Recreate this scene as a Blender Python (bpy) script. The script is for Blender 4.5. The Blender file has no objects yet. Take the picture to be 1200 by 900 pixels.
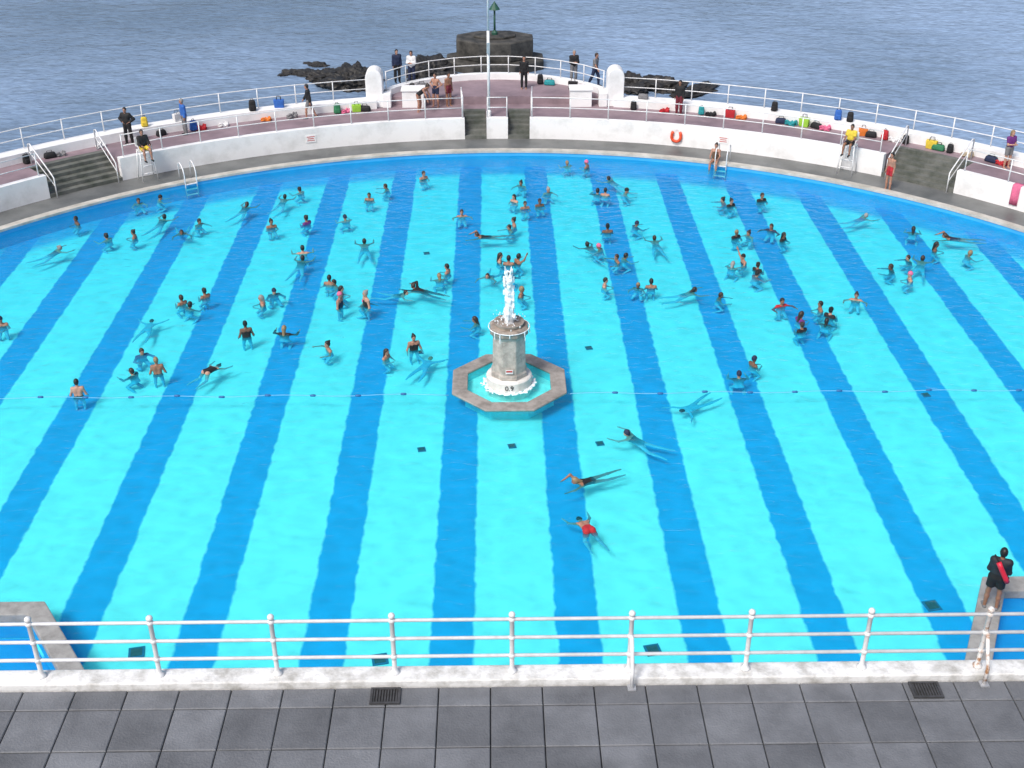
import bpy, bmesh, math, random
import numpy as np
from mathutils import Vector, Matrix, noise as mnoise

rnd = random.Random(11)
scene = bpy.context.scene
col = scene.collection
rad = math.radians
H, F, TH, YAW, CX = 19.8, 1432.0, rad(29.8), rad(0.9), -0.45
sT, cT, sY, cY = math.sin(TH), math.cos(TH), math.sin(YAW), math.cos(YAW)
CY = 29.3          # centre of the pool circle
RP = 27.5          # pool radius
FLOOR = -0.55      # water is shallow as it looks at this angle
TERR = 7.5         # height of the near terrace over the pool water

def P(px, py, z):
    u, v = px-600, py-450
    dx, dy, dz = u, F*cT-v*sT, -F*sT-v*cT
    X, Y = dx*cY+dy*sY, -dx*sY+dy*cY
    t = (H-z)/-dz
    return Vector((CX+X*t, Y*t, z))
def proj(p):
    x, y, z = p[0]-CX, p[1], p[2]-H
    lat, fw = x*cY-y*sY, x*sY+y*cY
    zc = fw*cT-z*sT
    return 600+F*lat/zc, 450+F*(-fw*sT-z*cT)/zc
def pol(r, deg, z=0.0):
    a = rad(deg)
    return Vector((r*math.sin(a), CY+r*math.cos(a), z))
def phi_px(px, r, z):
    best = min((abs(proj(pol(r, d/20, z))[0]-px), d/20) for d in range(-1300, 1301))
    return best[1]

# ------------------------------------------------------------------ materials
MATS = {}
def M(name, c, rough=.6, c2=None, scale=3.0, bump=0.0, bscale=None, metal=0.0, lo=.35, hi=.65, detail=5, spec=.5, island=0.0, water_haze=False):
    if name in MATS: return MATS[name]
    m = bpy.data.materials.new(name); m.use_nodes = True
    nt = m.node_tree; N = nt.nodes; L = nt.links
    b = N['Principled BSDF']
    b.inputs['Roughness'].default_value = rough
    b.inputs['Metallic'].default_value = metal
    b.inputs['Specular IOR Level'].default_value = spec
    if c2 is None: c2 = tuple(x*.82 for x in c)
    tc = N.new('ShaderNodeTexCoord')
    nz = N.new('ShaderNodeTexNoise'); nz.inputs['Scale'].default_value = scale; nz.inputs['Detail'].default_value = detail
    nz.inputs['Roughness'].default_value = .62
    L.new(tc.outputs['Object'], nz.inputs['Vector'])
    rp = N.new('ShaderNodeValToRGB')
    rp.color_ramp.elements[0].position = lo; rp.color_ramp.elements[1].position = hi
    rp.color_ramp.elements[0].color = (*c2, 1); rp.color_ramp.elements[1].color = (*c, 1)
    L.new(nz.outputs['Fac'], rp.inputs['Fac'])
    out = rp.outputs['Color']
    if island:
        g = N.new('ShaderNodeNewGeometry')
        mr = N.new('ShaderNodeMapRange'); mr.inputs['To Min'].default_value = 1-island; mr.inputs['To Max'].default_value = 1+island
        L.new(g.outputs['Random Per Island'], mr.inputs['Value'])
        hs = N.new('ShaderNodeHueSaturation'); L.new(mr.outputs['Result'], hs.inputs['Value']); L.new(out, hs.inputs['Color'])
        out = hs.outputs['Color']
    if water_haze:   # below the water line, underwater haze is painted into the base colour
        g = N.new('ShaderNodeNewGeometry'); sx = N.new('ShaderNodeSeparateXYZ'); L.new(g.outputs['Position'], sx.inputs[0])
        mr = N.new('ShaderNodeMapRange'); mr.inputs['From Min'].default_value = .0; mr.inputs['From Max'].default_value = -.18
        mr.inputs['To Min'].default_value = 0; mr.inputs['To Max'].default_value = .84
        L.new(sx.outputs['Z'], mr.inputs['Value'])
        mx = N.new('ShaderNodeMix'); mx.data_type = 'RGBA'; L.new(mr.outputs['Result'], mx.inputs[0]); L.new(out, mx.inputs[6]); mx.inputs[7].default_value = (.06, .50, .76, 1)
        out = mx.outputs[2]
    L.new(out, b.inputs['Base Color'])
    if bump:
        n2 = N.new('ShaderNodeTexNoise'); n2.inputs['Scale'].default_value = bscale or scale*6; n2.inputs['Detail'].default_value = 4
        L.new(tc.outputs['Object'], n2.inputs['Vector'])
        bp = N.new('ShaderNodeBump'); bp.inputs['Strength'].default_value = bump; bp.inputs['Distance'].default_value = .02
        L.new(n2.outputs['Fac'], bp.inputs['Height']); L.new(bp.outputs['Normal'], b.inputs['Normal'])
    MATS[name] = m
    return m

WHITE = M('white_painted_render', (.84, .84, .84), .6, (.66, .66, .65), .9, .25, 14, lo=.26, hi=.5)
KERBW = M('weathered_white_kerb', (.78, .78, .77), .6, (.42, .41, .38), 3.5, .5, 20, lo=.3, hi=.56)
RAILW = M('white_rail_paint', (.80, .81, .82), .4, (.66, .66, .66), 5)
RUST = M('rusty_white_paint', (.72, .70, .68), .6, (.36, .17, .07), 9, lo=.36, hi=.50)
COPING = M('cream_coping', (.60, .575, .52), .6, (.40, .38, .33), 1.5, .3, 20)
WALK = M('wet_concrete_walk', (.165, .17, .165), .45, (.085, .09, .088), .7, .3, 12, lo=.3, hi=.62)
MAUVE = M('mauve_terrace_slabs', (.30, .22, .245), .6, (.20, .145, .165), .8, .25, 10)
STEP = M('algae_grey_steps', (.16, .165, .15), .7, (.075, .085, .07), 1.6, .4, 12)
SLAB = M('grey_paving_slab', (.172, .18, .195), .6, (.098, .103, .112), 1.7, .6, 30, lo=.28, hi=.68, detail=9, island=.17)
BED = M('dark_joint_mortar', (.03, .03, .03), .9)
GRATE = M('cast_iron_grate', (.06, .06, .065), .6, (.035, .035, .035), 8)
LEDGE = M('pale_stone_ledge', (.36, .325, .295), .7, (.19, .17, .15), 2.6, .5, 16, lo=.3, hi=.6)
LEDGEB = M('grey_concrete_ledge', (.36, .355, .34), .7, (.22, .215, .205), 2.6, .5, 16, lo=.3, hi=.6)
STONE = M('fountain_mottled_stone', (.52, .47, .42), .65, (.30, .27, .24), 4.5, .7, 14, lo=.33, hi=.62)
STONED = M('fountain_dark_slab', (.38, .32, .27), .5, (.19, .155, .13), 3.5, .6, 16)
ROCK = M('dark_wet_rock', (.035, .032, .029), .6, (.010, .010, .010), 1.0, .9, 5)
BLOCK = M('dark_breakwater_stone', (.085, .08, .07), .75, (.02, .02, .018), 1.6, .9, 5)
GREENP = M('green_beacon_paint', (.02, .09, .06), .5)
BUOYR = M('orange_red_lifebuoy', (.80, .09, .03), .5)
REDT = M('red_rescue_foam', (.72, .02, .05), .45)
BLACKT = M('black_lettering', (.02, .02, .02), .6)
REDS = M('red_sign_paint', (.55, .05, .04), .5)
FACADE = M('cream_facade', (.62, .60, .55), .7, (.5, .48, .44), .6)
GALV = M('galvanised_steel', (.55, .56, .58), .4, (.4, .41, .43), 6, metal=.4)
ROPE = M('blue_white_rope', (.20, .50, .72), .6)
FLOATM = M('dark_rope_float', (.03, .14, .36), .5)

PER = 3.11
def pool_floor_mat():
    m = bpy.data.materials.new('pool_floor_paint_caustics'); m.use_nodes = True
    nt = m.node_tree; N = nt.nodes; L = nt.links; b = N['Principled BSDF']
    b.inputs['Roughness'].default_value = .9; b.inputs['Specular IOR Level'].default_value = 0
    tc = N.new('ShaderNodeTexCoord'); sep = N.new('ShaderNodeSeparateXYZ'); L.new(tc.outputs['Object'], sep.inputs[0])
    def math_(op, a, c=None, v=None):
        n = N.new('ShaderNodeMath'); n.operation = op
        for i, x in enumerate((a, c)):
            if x is None: continue
            if isinstance(x, (int, float)): n.inputs[i].default_value = x
            else: L.new(x, n.inputs[i])
        return n.outputs[0]
    nz = N.new('ShaderNodeTexNoise'); nz.inputs['Scale'].default_value = 2.3; nz.inputs['Detail'].default_value = 3
    L.new(tc.outputs['Object'], nz.inputs['Vector'])
    w = math_('MULTIPLY', math_('SUBTRACT', nz.outputs['Fac'], .5), .19)
    x = math_('ADD', sep.outputs['X'], w)
    fr = math_('FRACT', math_('ADD', math_('DIVIDE', x, PER), 100.0))
    d = math_('MULTIPLY', math_('ABSOLUTE', math_('SUBTRACT', fr, .5)), PER)
    mr = N.new('ShaderNodeMapRange'); mr.interpolation_type = 'SMOOTHSTEP'
    mr.inputs['From Min'].default_value = .49; mr.inputs['From Max'].default_value = .58
    mr.inputs['To Min'].default_value = 1; mr.inputs['To Max'].default_value = 0
    L.new(d, mr.inputs['Value'])
    dy = math_('SUBTRACT', sep.outputs['Y'], CY)
    r = math_('SQRT', math_('ADD', math_('MULTIPLY', x, x), math_('MULTIPLY', dy, dy)))
    mb = N.new('ShaderNodeMapRange'); mb.interpolation_type = 'SMOOTHSTEP'
    mb.inputs['From Min'].default_value = 26.0; mb.inputs['From Max'].default_value = 26.8; mb.inputs['To Max'].default_value = .8
    L.new(r, mb.inputs['Value'])
    mask = math_('MAXIMUM', mr.outputs['Result'], mb.outputs['Result'])
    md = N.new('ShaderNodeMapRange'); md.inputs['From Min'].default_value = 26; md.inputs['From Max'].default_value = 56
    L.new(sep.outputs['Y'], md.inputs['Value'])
    def mixc(f, a, c):
        n = N.new('ShaderNodeMix'); n.data_type = 'RGBA'
        if isinstance(f, float): n.inputs[0].default_value = f
        else: L.new(f, n.inputs[0])
        for i, q in ((6, a), (7, c)):
            if isinstance(q, tuple): n.inputs[i].default_value = (*q, 1)
            else: L.new(q, n.inputs[i])
        return n.outputs[2]
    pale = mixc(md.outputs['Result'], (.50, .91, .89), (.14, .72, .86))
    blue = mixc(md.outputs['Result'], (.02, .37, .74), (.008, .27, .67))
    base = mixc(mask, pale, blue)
    vo = N.new('ShaderNodeTexVoronoi'); vo.feature = 'SMOOTH_F1'; vo.inputs['Scale'].default_value = 1.9  # Voronoi cells paint a faint caustic light net into the floor colour
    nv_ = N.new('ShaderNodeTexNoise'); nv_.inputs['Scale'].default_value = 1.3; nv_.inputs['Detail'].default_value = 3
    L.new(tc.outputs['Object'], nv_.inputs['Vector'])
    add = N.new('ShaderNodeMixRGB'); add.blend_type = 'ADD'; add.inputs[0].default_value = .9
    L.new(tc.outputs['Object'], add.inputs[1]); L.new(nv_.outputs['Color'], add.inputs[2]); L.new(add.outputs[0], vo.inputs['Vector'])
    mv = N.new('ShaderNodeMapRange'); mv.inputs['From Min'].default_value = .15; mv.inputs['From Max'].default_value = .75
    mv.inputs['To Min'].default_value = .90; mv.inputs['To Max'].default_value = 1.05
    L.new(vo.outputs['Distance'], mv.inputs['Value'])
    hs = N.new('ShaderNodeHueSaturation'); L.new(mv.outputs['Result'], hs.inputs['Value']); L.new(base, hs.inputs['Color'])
    L.new(hs.outputs['Color'], b.inputs['Base Color'])
    return m
def pool_water_mat():
    m = bpy.data.materials.new('clear_pool_water'); m.use_nodes = True
    nt = m.node_tree; N = nt.nodes; L = nt.links; N.remove(N['Principled BSDF'])
    out = N['Material Output']
    tr = N.new('ShaderNodeBsdfTransparent'); tr.inputs['Color'].default_value = (.46, .97, .985, 1)
    df = N.new('ShaderNodeBsdfDiffuse'); df.inputs['Color'].default_value = (.05, .65, .88, 1)
    m0 = N.new('ShaderNodeMixShader'); m0.inputs[0].default_value = .08
    L.new(tr.outputs[0], m0.inputs[1]); L.new(df.outputs[0], m0.inputs[2])
    gl = N.new('ShaderNodeBsdfGlossy'); gl.inputs['Roughness'].default_value = .05
    fr = N.new('ShaderNodeFresnel'); fr.inputs['IOR'].default_value = 1.27
    mx = N.new('ShaderNodeMixShader')
    tc = N.new('ShaderNodeTexCoord')
    n1 = N.new('ShaderNodeTexNoise'); n1.inputs['Scale'].default_value = 1.9; n1.inputs['Detail'].default_value = 3; n1.inputs['Distortion'].default_value = .4
    mp = N.new('ShaderNodeMapping'); mp.inputs['Scale'].default_value = (1, 1.7, 1)
    L.new(tc.outputs['Object'], mp.inputs['Vector']); L.new(mp.outputs['Vector'], n1.inputs['Vector'])
    bp = N.new('ShaderNodeBump'); bp.inputs['Strength'].default_value = 1; bp.inputs['Distance'].default_value = .075
    L.new(n1.outputs['Fac'], bp.inputs['Height'])
    for n in (gl, fr): L.new(bp.outputs['Normal'], n.inputs['Normal'])
    L.new(fr.outputs[0], mx.inputs[0]); L.new(m0.outputs[0], mx.inputs[1]); L.new(gl.outputs[0], mx.inputs[2])
    L.new(mx.outputs[0], out.inputs['Surface'])
    return m
def sea_mat():
    m = bpy.data.materials.new('sea_water'); m.use_nodes = True
    nt = m.node_tree; N = nt.nodes; L = nt.links; b = N['Principled BSDF']
    b.inputs['Roughness'].default_value = .16; b.inputs['IOR'].default_value = 1.33
    tc = N.new('ShaderNodeTexCoord')
    big = N.new('ShaderNodeTexNoise'); big.inputs['Scale'].default_value = .03; big.inputs['Detail'].default_value = 4
    L.new(tc.outputs['Object'], big.inputs['Vector'])
    sx = N.new('ShaderNodeSeparateXYZ'); L.new(tc.outputs['Object'], sx.inputs[0])
    gx = N.new('ShaderNodeMapRange'); gx.inputs['From Min'].default_value = -50; gx.inputs['From Max'].default_value = 50; gx.inputs['To Min'].default_value = -.12; gx.inputs['To Max'].default_value = .14
    L.new(sx.outputs['X'], gx.inputs['Value'])
    ad = N.new('ShaderNodeMath'); ad.operation = 'ADD'; L.new(big.outputs['Fac'], ad.inputs[0]); L.new(gx.outputs['Result'], ad.inputs[1])
    rp = N.new('ShaderNodeValToRGB'); rp.color_ramp.elements[0].position = .34; rp.color_ramp.elements[1].position = .66
    rp.color_ramp.elements[0].color = (.13, .195, .285, 1); rp.color_ramp.elements[1].color = (.26, .365, .53, 1)
    L.new(ad.outputs[0], rp.inputs['Fac'])
    mpc = N.new('ShaderNodeMapping'); mpc.inputs['Scale'].default_value = (.7, 1.5, 1); mpc.inputs['Rotation'].default_value = (0, 0, .25)
    ch = N.new('ShaderNodeTexNoise'); ch.inputs['Scale'].default_value = 2.1; ch.inputs['Detail'].default_value = 6; ch.inputs['Distortion'].default_value = .6
    L.new(tc.outputs['Object'], mpc.inputs['Vector']); L.new(mpc.outputs['Vector'], ch.inputs['Vector'])
    mrc = N.new('ShaderNodeMapRange'); mrc.inputs['From Min'].default_value = .33; mrc.inputs['From Max'].default_value = .68
    mrc.inputs['To Min'].default_value = .80; mrc.inputs['To Max'].default_value = 1.24  # chop noise paints uneven sky reflection, lighter and darker, into the sea colour
    L.new(ch.outputs['Fac'], mrc.inputs['Value'])
    hs = N.new('ShaderNodeHueSaturation'); L.new(mrc.outputs['Result'], hs.inputs['Value']); L.new(rp.outputs['Color'], hs.inputs['Color'])
    L.new(hs.outputs['Color'], b.inputs['Base Color'])
    prev = None
    for sc, dist, strx in ((.16, .35, 1.8), (.7, .13, 1.6), (2.2, .05, 1.3)):
        mp = N.new('ShaderNodeMapping'); mp.inputs['Scale'].default_value = (1, strx, 1); mp.inputs['Rotation'].default_value = (0, 0, .35)
        n1 = N.new('ShaderNodeTexNoise'); n1.inputs['Scale'].default_value = sc; n1.inputs['Detail'].default_value = 5; n1.inputs['Distortion'].default_value = .5
        L.new(tc.outputs['Object'], mp.inputs['Vector']); L.new(mp.outputs['Vector'], n1.inputs['Vector'])
        bp = N.new('ShaderNodeBump'); bp.inputs['Strength'].default_value = 1; bp.inputs['Distance'].default_value = dist
        L.new(n1.outputs['Fac'], bp.inputs['Height'])
        if prev: L.new(prev.outputs['Normal'], bp.inputs['Normal'])
        prev = bp
    L.new(prev.outputs['Normal'], b.inputs['Normal'])
    return m
def foam_mat():
    m = bpy.data.materials.new('white_water_spray'); m.use_nodes = True
    nt = m.node_tree; N = nt.nodes; L = nt.links; b = N['Principled BSDF']
    b.inputs['Base Color'].default_value = (.93, .96, .98, 1); b.inputs['Roughness'].default_value = .35
    tr = N.new('ShaderNodeBsdfTransparent'); mx = N.new('ShaderNodeMixShader')
    nz = N.new('ShaderNodeTexNoise'); nz.inputs['Scale'].default_value = 9
    tc = N.new('ShaderNodeTexCoord'); L.new(tc.outputs['Object'], nz.inputs['Vector'])
    mr = N.new('ShaderNodeMapRange'); mr.inputs['From Min'].default_value = .42; mr.inputs['From Max'].default_value = .72; mr.inputs['To Max'].default_value = .55
    L.new(nz.outputs['Fac'], mr.inputs['Value']); L.new(mr.outputs['Result'], mx.inputs[0])
    L.new(b.outputs[0], mx.inputs[1]); L.new(tr.outputs[0], mx.inputs[2]); L.new(mx.outputs[0], N['Material Output'].inputs['Surface'])
    return m
FOAM = foam_mat()

# ------------------------------------------------------------------ object helpers
def tag(o, label=None, cat=None, group=None, kind=None):
    if label: o['label'] = label
    if cat: o['category'] = cat
    if group: o['group'] = group
    if kind: o['kind'] = kind
    return o
def empty(name, loc=(0, 0, 0), rz=0.0):
    o = bpy.data.objects.new(name, None); col.objects.link(o)
    o.location = loc; o.rotation_euler = (0, 0, rz); o.empty_display_size = .2
    return o
def link(name, me, mat=None, parent=None, perobj=False):
    o = bpy.data.objects.new(name, me); col.objects.link(o)
    if mat:
        if perobj:
            if not me.materials: me.materials.append(mat)
            o.material_slots[0].link = 'OBJECT'; o.material_slots[0].material = mat
        elif not me.materials: me.materials.append(mat)
    if parent: o.parent = parent
    return o

class MB:
    def __init__(s): s.v = []; s.f = []
    def add(s, vs, fs):
        n = len(s.v); s.v += [tuple(v) for v in vs]; s.f += [tuple(i+n for i in f) for f in fs]; return s
    def box(s, c, size, rz=0.0, taper=1.0):
        x, y, z = (q/2 for q in size); vs = []
        for k, tz in ((-z, 1.0), (z, taper)):
            for a, b in ((-x, -y), (x, -y), (x, y), (-x, y)):
                a, b = a*tz, b*tz
                vs.append((c[0]+a*math.cos(rz)-b*math.sin(rz), c[1]+a*math.sin(rz)+b*math.cos(rz), c[2]+k))
        return s.add(vs, [(3, 2, 1, 0), (4, 5, 6, 7), (0, 1, 5, 4), (1, 2, 6, 5), (2, 3, 7, 6), (3, 0, 4, 7)])
    def tube(s, pts, r, n=8, r2=None):
        pts = [Vector(p) for p in pts]; m = len(pts); rings = []
        prevx = None
        for i, p in enumerate(pts):
            d = (pts[min(i+1, m-1)]-pts[max(i-1, 0)]).normalized()
            ref = prevx if prevx else (Vector((0, 0, 1)) if abs(d.z) < .9 else Vector((1, 0, 0)))
            y = d.cross(ref).normalized(); x = y.cross(d).normalized(); prevx = x
            rr = r if r2 is None else r+(r2-r)*i/(m-1)
            rings.append([p+x*rr*math.cos(2*math.pi*k/n)+y*rr*math.sin(2*math.pi*k/n) for k in range(n)])
        vs = [v for g in rings for v in g]; fs = []
        for i in range(m-1):
            for k in range(n):
                fs.append((i*n+k, i*n+(k+1) % n, (i+1)*n+(k+1) % n, (i+1)*n+k))
        fs.append(tuple(range(n))[::-1]); fs.append(tuple((m-1)*n+k for k in range(n)))
        return s.add(vs, fs)
    def lathe(s, prof, c=(0, 0, 0), n=24, ph=0.0):
        vs = []; fs = []
        for r, z in prof:
            for k in range(n):
                a = ph+2*math.pi*k/n; vs.append((c[0]+r*math.cos(a), c[1]+r*math.sin(a), c[2]+z))
        m = len(prof)
        for i in range(m-1):
            for k in range(n):
                fs.append((i*n+k, i*n+(k+1) % n, (i+1)*n+(k+1) % n, (i+1)*n+k))
        fs.append(tuple(range(n))[::-1]); fs.append(tuple((m-1)*n+k for k in range(n)))
        return s.add(vs, fs)
    def ball(s, c, r, n=10, sz=1.0):
        prof = [(max(r*math.sin(math.pi*i/6), .0005), -r*sz*math.cos(math.pi*i/6)) for i in range(7)]
        return s.lathe(prof, c, n)
    def prism(s, poly, z0, z1):
        n = len(poly)
        vs = [(x, y, z0) for x, y in poly]+[(x, y, z1) for x, y in poly]
        fs = [tuple(range(n))[::-1], tuple(range(n, 2*n))]+[(i, (i+1) % n, n+(i+1) % n, n+i) for i in range(n)]
        return s.add(vs, fs)
    def ringprism(s, o_, i_, z0, z1):
        n = len(o_)
        vs = [(x, y, z0) for x, y in o_]+[(x, y, z1) for x, y in o_]+[(x, y, z1) for x, y in i_]+[(x, y, z0) for x, y in i_]
        fs = []
        for k in range(n):
            k2 = (k+1) % n
            for a, b in ((0, n), (n, 2*n), (2*n, 3*n), (3*n, 0)): fs.append((a+k, a+k2, b+k2, b+k))
        return s.add(vs, fs)
    def arc(s, r0, r1, z0, z1, p0, p1, step=.75):
        n = max(2, int(abs(p1-p0)/step)+1); vs = []; fs = []
        for i in range(n):
            a = p0+(p1-p0)*i/(n-1)
            for r, z in ((r0, z0), (r1, z0), (r1, z1), (r0, z1)): vs.append(pol(r, a, z))
        for i in range(n-1):
            for k in range(4):
                fs.append((i*4+(k+1) % 4, i*4+k, (i+1)*4+k, (i+1)*4+(k+1) % 4))
        fs.append((0, 1, 2, 3)); fs.append(tuple((n-1)*4+k for k in (3, 2, 1, 0)))
        return s.add(vs, fs)
    def mesh(s, name, smooth=False):
        me = bpy.data.meshes.new(name); me.from_pydata(s.v, [], s.f)
        if smooth: me.polygons.foreach_set('use_smooth', [True]*len(me.polygons))
        me.update(); return me
    def build(s, name, mat, parent=None, smooth=False, off=None):
        if off is not None:
            s.v = [(x-off[0], y-off[1], z-off[2]) for x, y, z in s.v]
        o = link(name, s.mesh(name, smooth), mat, parent)
        if off is not None and parent is None: o.location = off
        return o
def bevel(o, w=.02, seg=2):
    m = o.modifiers.new('bevel', 'BEVEL'); m.width = w; m.segments = seg; m.limit_method = 'ANGLE'; m.angle_limit = rad(35)
    return o
def rbox(w, d, h, bev, taper=.9, z0=0.0):
    bm = bmesh.new(); bmesh.ops.create_cube(bm, size=1)
    for v in bm.verts:
        t = taper if v.co.z > 0 else 1
        v.co = Vector((v.co.x*w*t, v.co.y*d*t, (v.co.z+.5)*h+z0))
    bmesh.ops.bevel(bm, geom=bm.edges[:], offset=bev, segments=3, affect='EDGES', profile=.6)
    me = bpy.data.meshes.new('soft_box'); bm.to_mesh(me); bm.free()
    me.polygons.foreach_set('use_smooth', [True]*len(me.polygons)); return me

# ------------------------------------------------------------------ implicit surface bodies
EDG = [(a, b) for a in range(8) for b in range(8) if a < b and bin(a ^ b).count('1') == 1]
OFF = np.array([[(i >> 0) & 1, (i >> 1) & 1, (i >> 2) & 1] for i in range(8)])
def surfnet(f, org, vox, name):
    s = f < 0
    c = np.zeros(tuple(n-1 for n in f.shape), np.int8)
    for o in OFF:
        c += s[o[0]:o[0]+c.shape[0], o[1]:o[1]+c.shape[1], o[2]:o[2]+c.shape[2]]
    mask = (c > 0) & (c < 8)
    ii = np.argwhere(mask); n = len(ii)
    idx = -np.ones(c.shape, np.int64); idx[mask] = np.arange(n)
    fv = [f[tuple((ii+o).T)] for o in OFF]
    acc = np.zeros((n, 3)); cnt = np.zeros(n)
    for a, b in EDG:
        fa, fb = fv[a], fv[b]; cr = (fa < 0) != (fb < 0)
        t = np.where(cr, fa/np.where(fa == fb, 1, fa-fb), 0)[:, None]
        acc += np.where(cr[:, None], OFF[a]+t*(OFF[b]-OFF[a]), 0); cnt += cr
    V_ = (ii+acc/np.maximum(cnt, 1)[:, None])*vox+org
    quads = []
    for ax in range(3):
        b, cc = (ax+1) % 3, (ax+2) % 3
        sl0 = [slice(1, -1)]*3; sl1 = [slice(1, -1)]*3
        sl0[ax] = slice(0, -1); sl1[ax] = slice(1, None)
        A, B = s[tuple(sl0)], s[tuple(sl1)]
        e = np.argwhere(A != B)
        if not len(e): continue
        ins = A[tuple(e.T)]
        base = e.copy(); base[:, b] += 1; base[:, cc] += 1
        def cell(db, dc):
            q = base.copy(); q[:, b] += db; q[:, cc] += dc; return idx[tuple(q.T)]
        q = np.stack([cell(-1, -1), cell(0, -1), cell(0, 0), cell(-1, 0)], 1)
        q[~ins] = q[~ins][:, ::-1]
        quads.append(q)
    me = bpy.data.meshes.new(name); me.from_pydata(V_.tolist(), [], np.concatenate(quads).tolist())
    me.polygons.foreach_set('use_smooth', [True]*len(me.polygons)); me.update()
    return me
def cap(a, b, ra, rb, tg, k=.035, cuts=()): return dict(t='c', a=np.array(a, float), b=np.array(b, float), ra=ra, rb=rb, tag=tg, k=k, cuts=list(cuts))
def ell(c, ax, rd, tg, k=.03, cuts=()): return dict(t='e', c=np.array(c, float), ax=np.array(ax, float), rd=np.array(rd, float), tag=tg, k=k, cuts=list(cuts))
def solid(prims, vox, name):
    los, his = [], []
    for p in prims:
        if p['t'] == 'c':
            r = max(p['ra'], p['rb']); los.append(np.minimum(p['a'], p['b'])-r); his.append(np.maximum(p['a'], p['b'])+r)
        else:
            r = p['rd'].max(); los.append(p['c']-r); his.append(p['c']+r)
    lo = np.floor((np.min(los, 0)-.06)/vox)*vox; hi = np.max(his, 0)+.06
    n = np.ceil((hi-lo)/vox).astype(int)+1
    f = np.full(tuple(n), .5)
    ax = [lo[i]+np.arange(n[i])*vox for i in range(3)]
    for p, l, h in zip(prims, los, his):
        pad = p['k']+.05
        i0 = np.maximum(np.floor((l-pad-lo)/vox).astype(int), 0); i1 = np.minimum(np.ceil((h+pad-lo)/vox).astype(int)+1, n)
        X = ax[0][i0[0]:i1[0]][:, None, None]; Y = ax[1][i0[1]:i1[1]][None, :, None]; Z = ax[2][i0[2]:i1[2]][None, None, :]
        if p['t'] == 'c':
            a, d = p['a'], p['b']-p['a']; dd = max((d*d).sum(), 1e-9)
            t = np.clip(((X-a[0])*d[0]+(Y-a[1])*d[1]+(Z-a[2])*d[2])/dd, 0, 1)
            D = np.sqrt((X-a[0]-t*d[0])**2+(Y-a[1]-t*d[1])**2+(Z-a[2]-t*d[2])**2)-(p['ra']+(p['rb']-p['ra'])*t)
        else:
            q = [((X-p['c'][0])*w[0]+(Y-p['c'][1])*w[1]+(Z-p['c'][2])*w[2])/r for w, r in zip(p['ax'], p['rd'])]
            k0 = np.sqrt(q[0]**2+q[1]**2+q[2]**2); k1 = np.sqrt(sum((qq/r)**2 for qq, r in zip(q, p['rd'])))
            D = k0*(k0-1)/np.maximum(k1, 1e-6)
        for pt, nn in p['cuts']:
            D = np.maximum(D, (X-pt[0])*nn[0]+(Y-pt[1])*nn[1]+(Z-pt[2])*nn[2])
        sl = (slice(i0[0], i1[0]), slice(i0[1], i1[1]), slice(i0[2], i1[2]))
        A = f[sl]; k = p['k']
        hh = np.clip(.5+.5*(D-A)/k, 0, 1)
        f[sl] = D*(1-hh)+A*hh-k*hh*(1-hh)
    return surfnet(f, lo, vox, name)
def nv(v):
    v = np.array(v, float); return v/np.linalg.norm(v)
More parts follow.
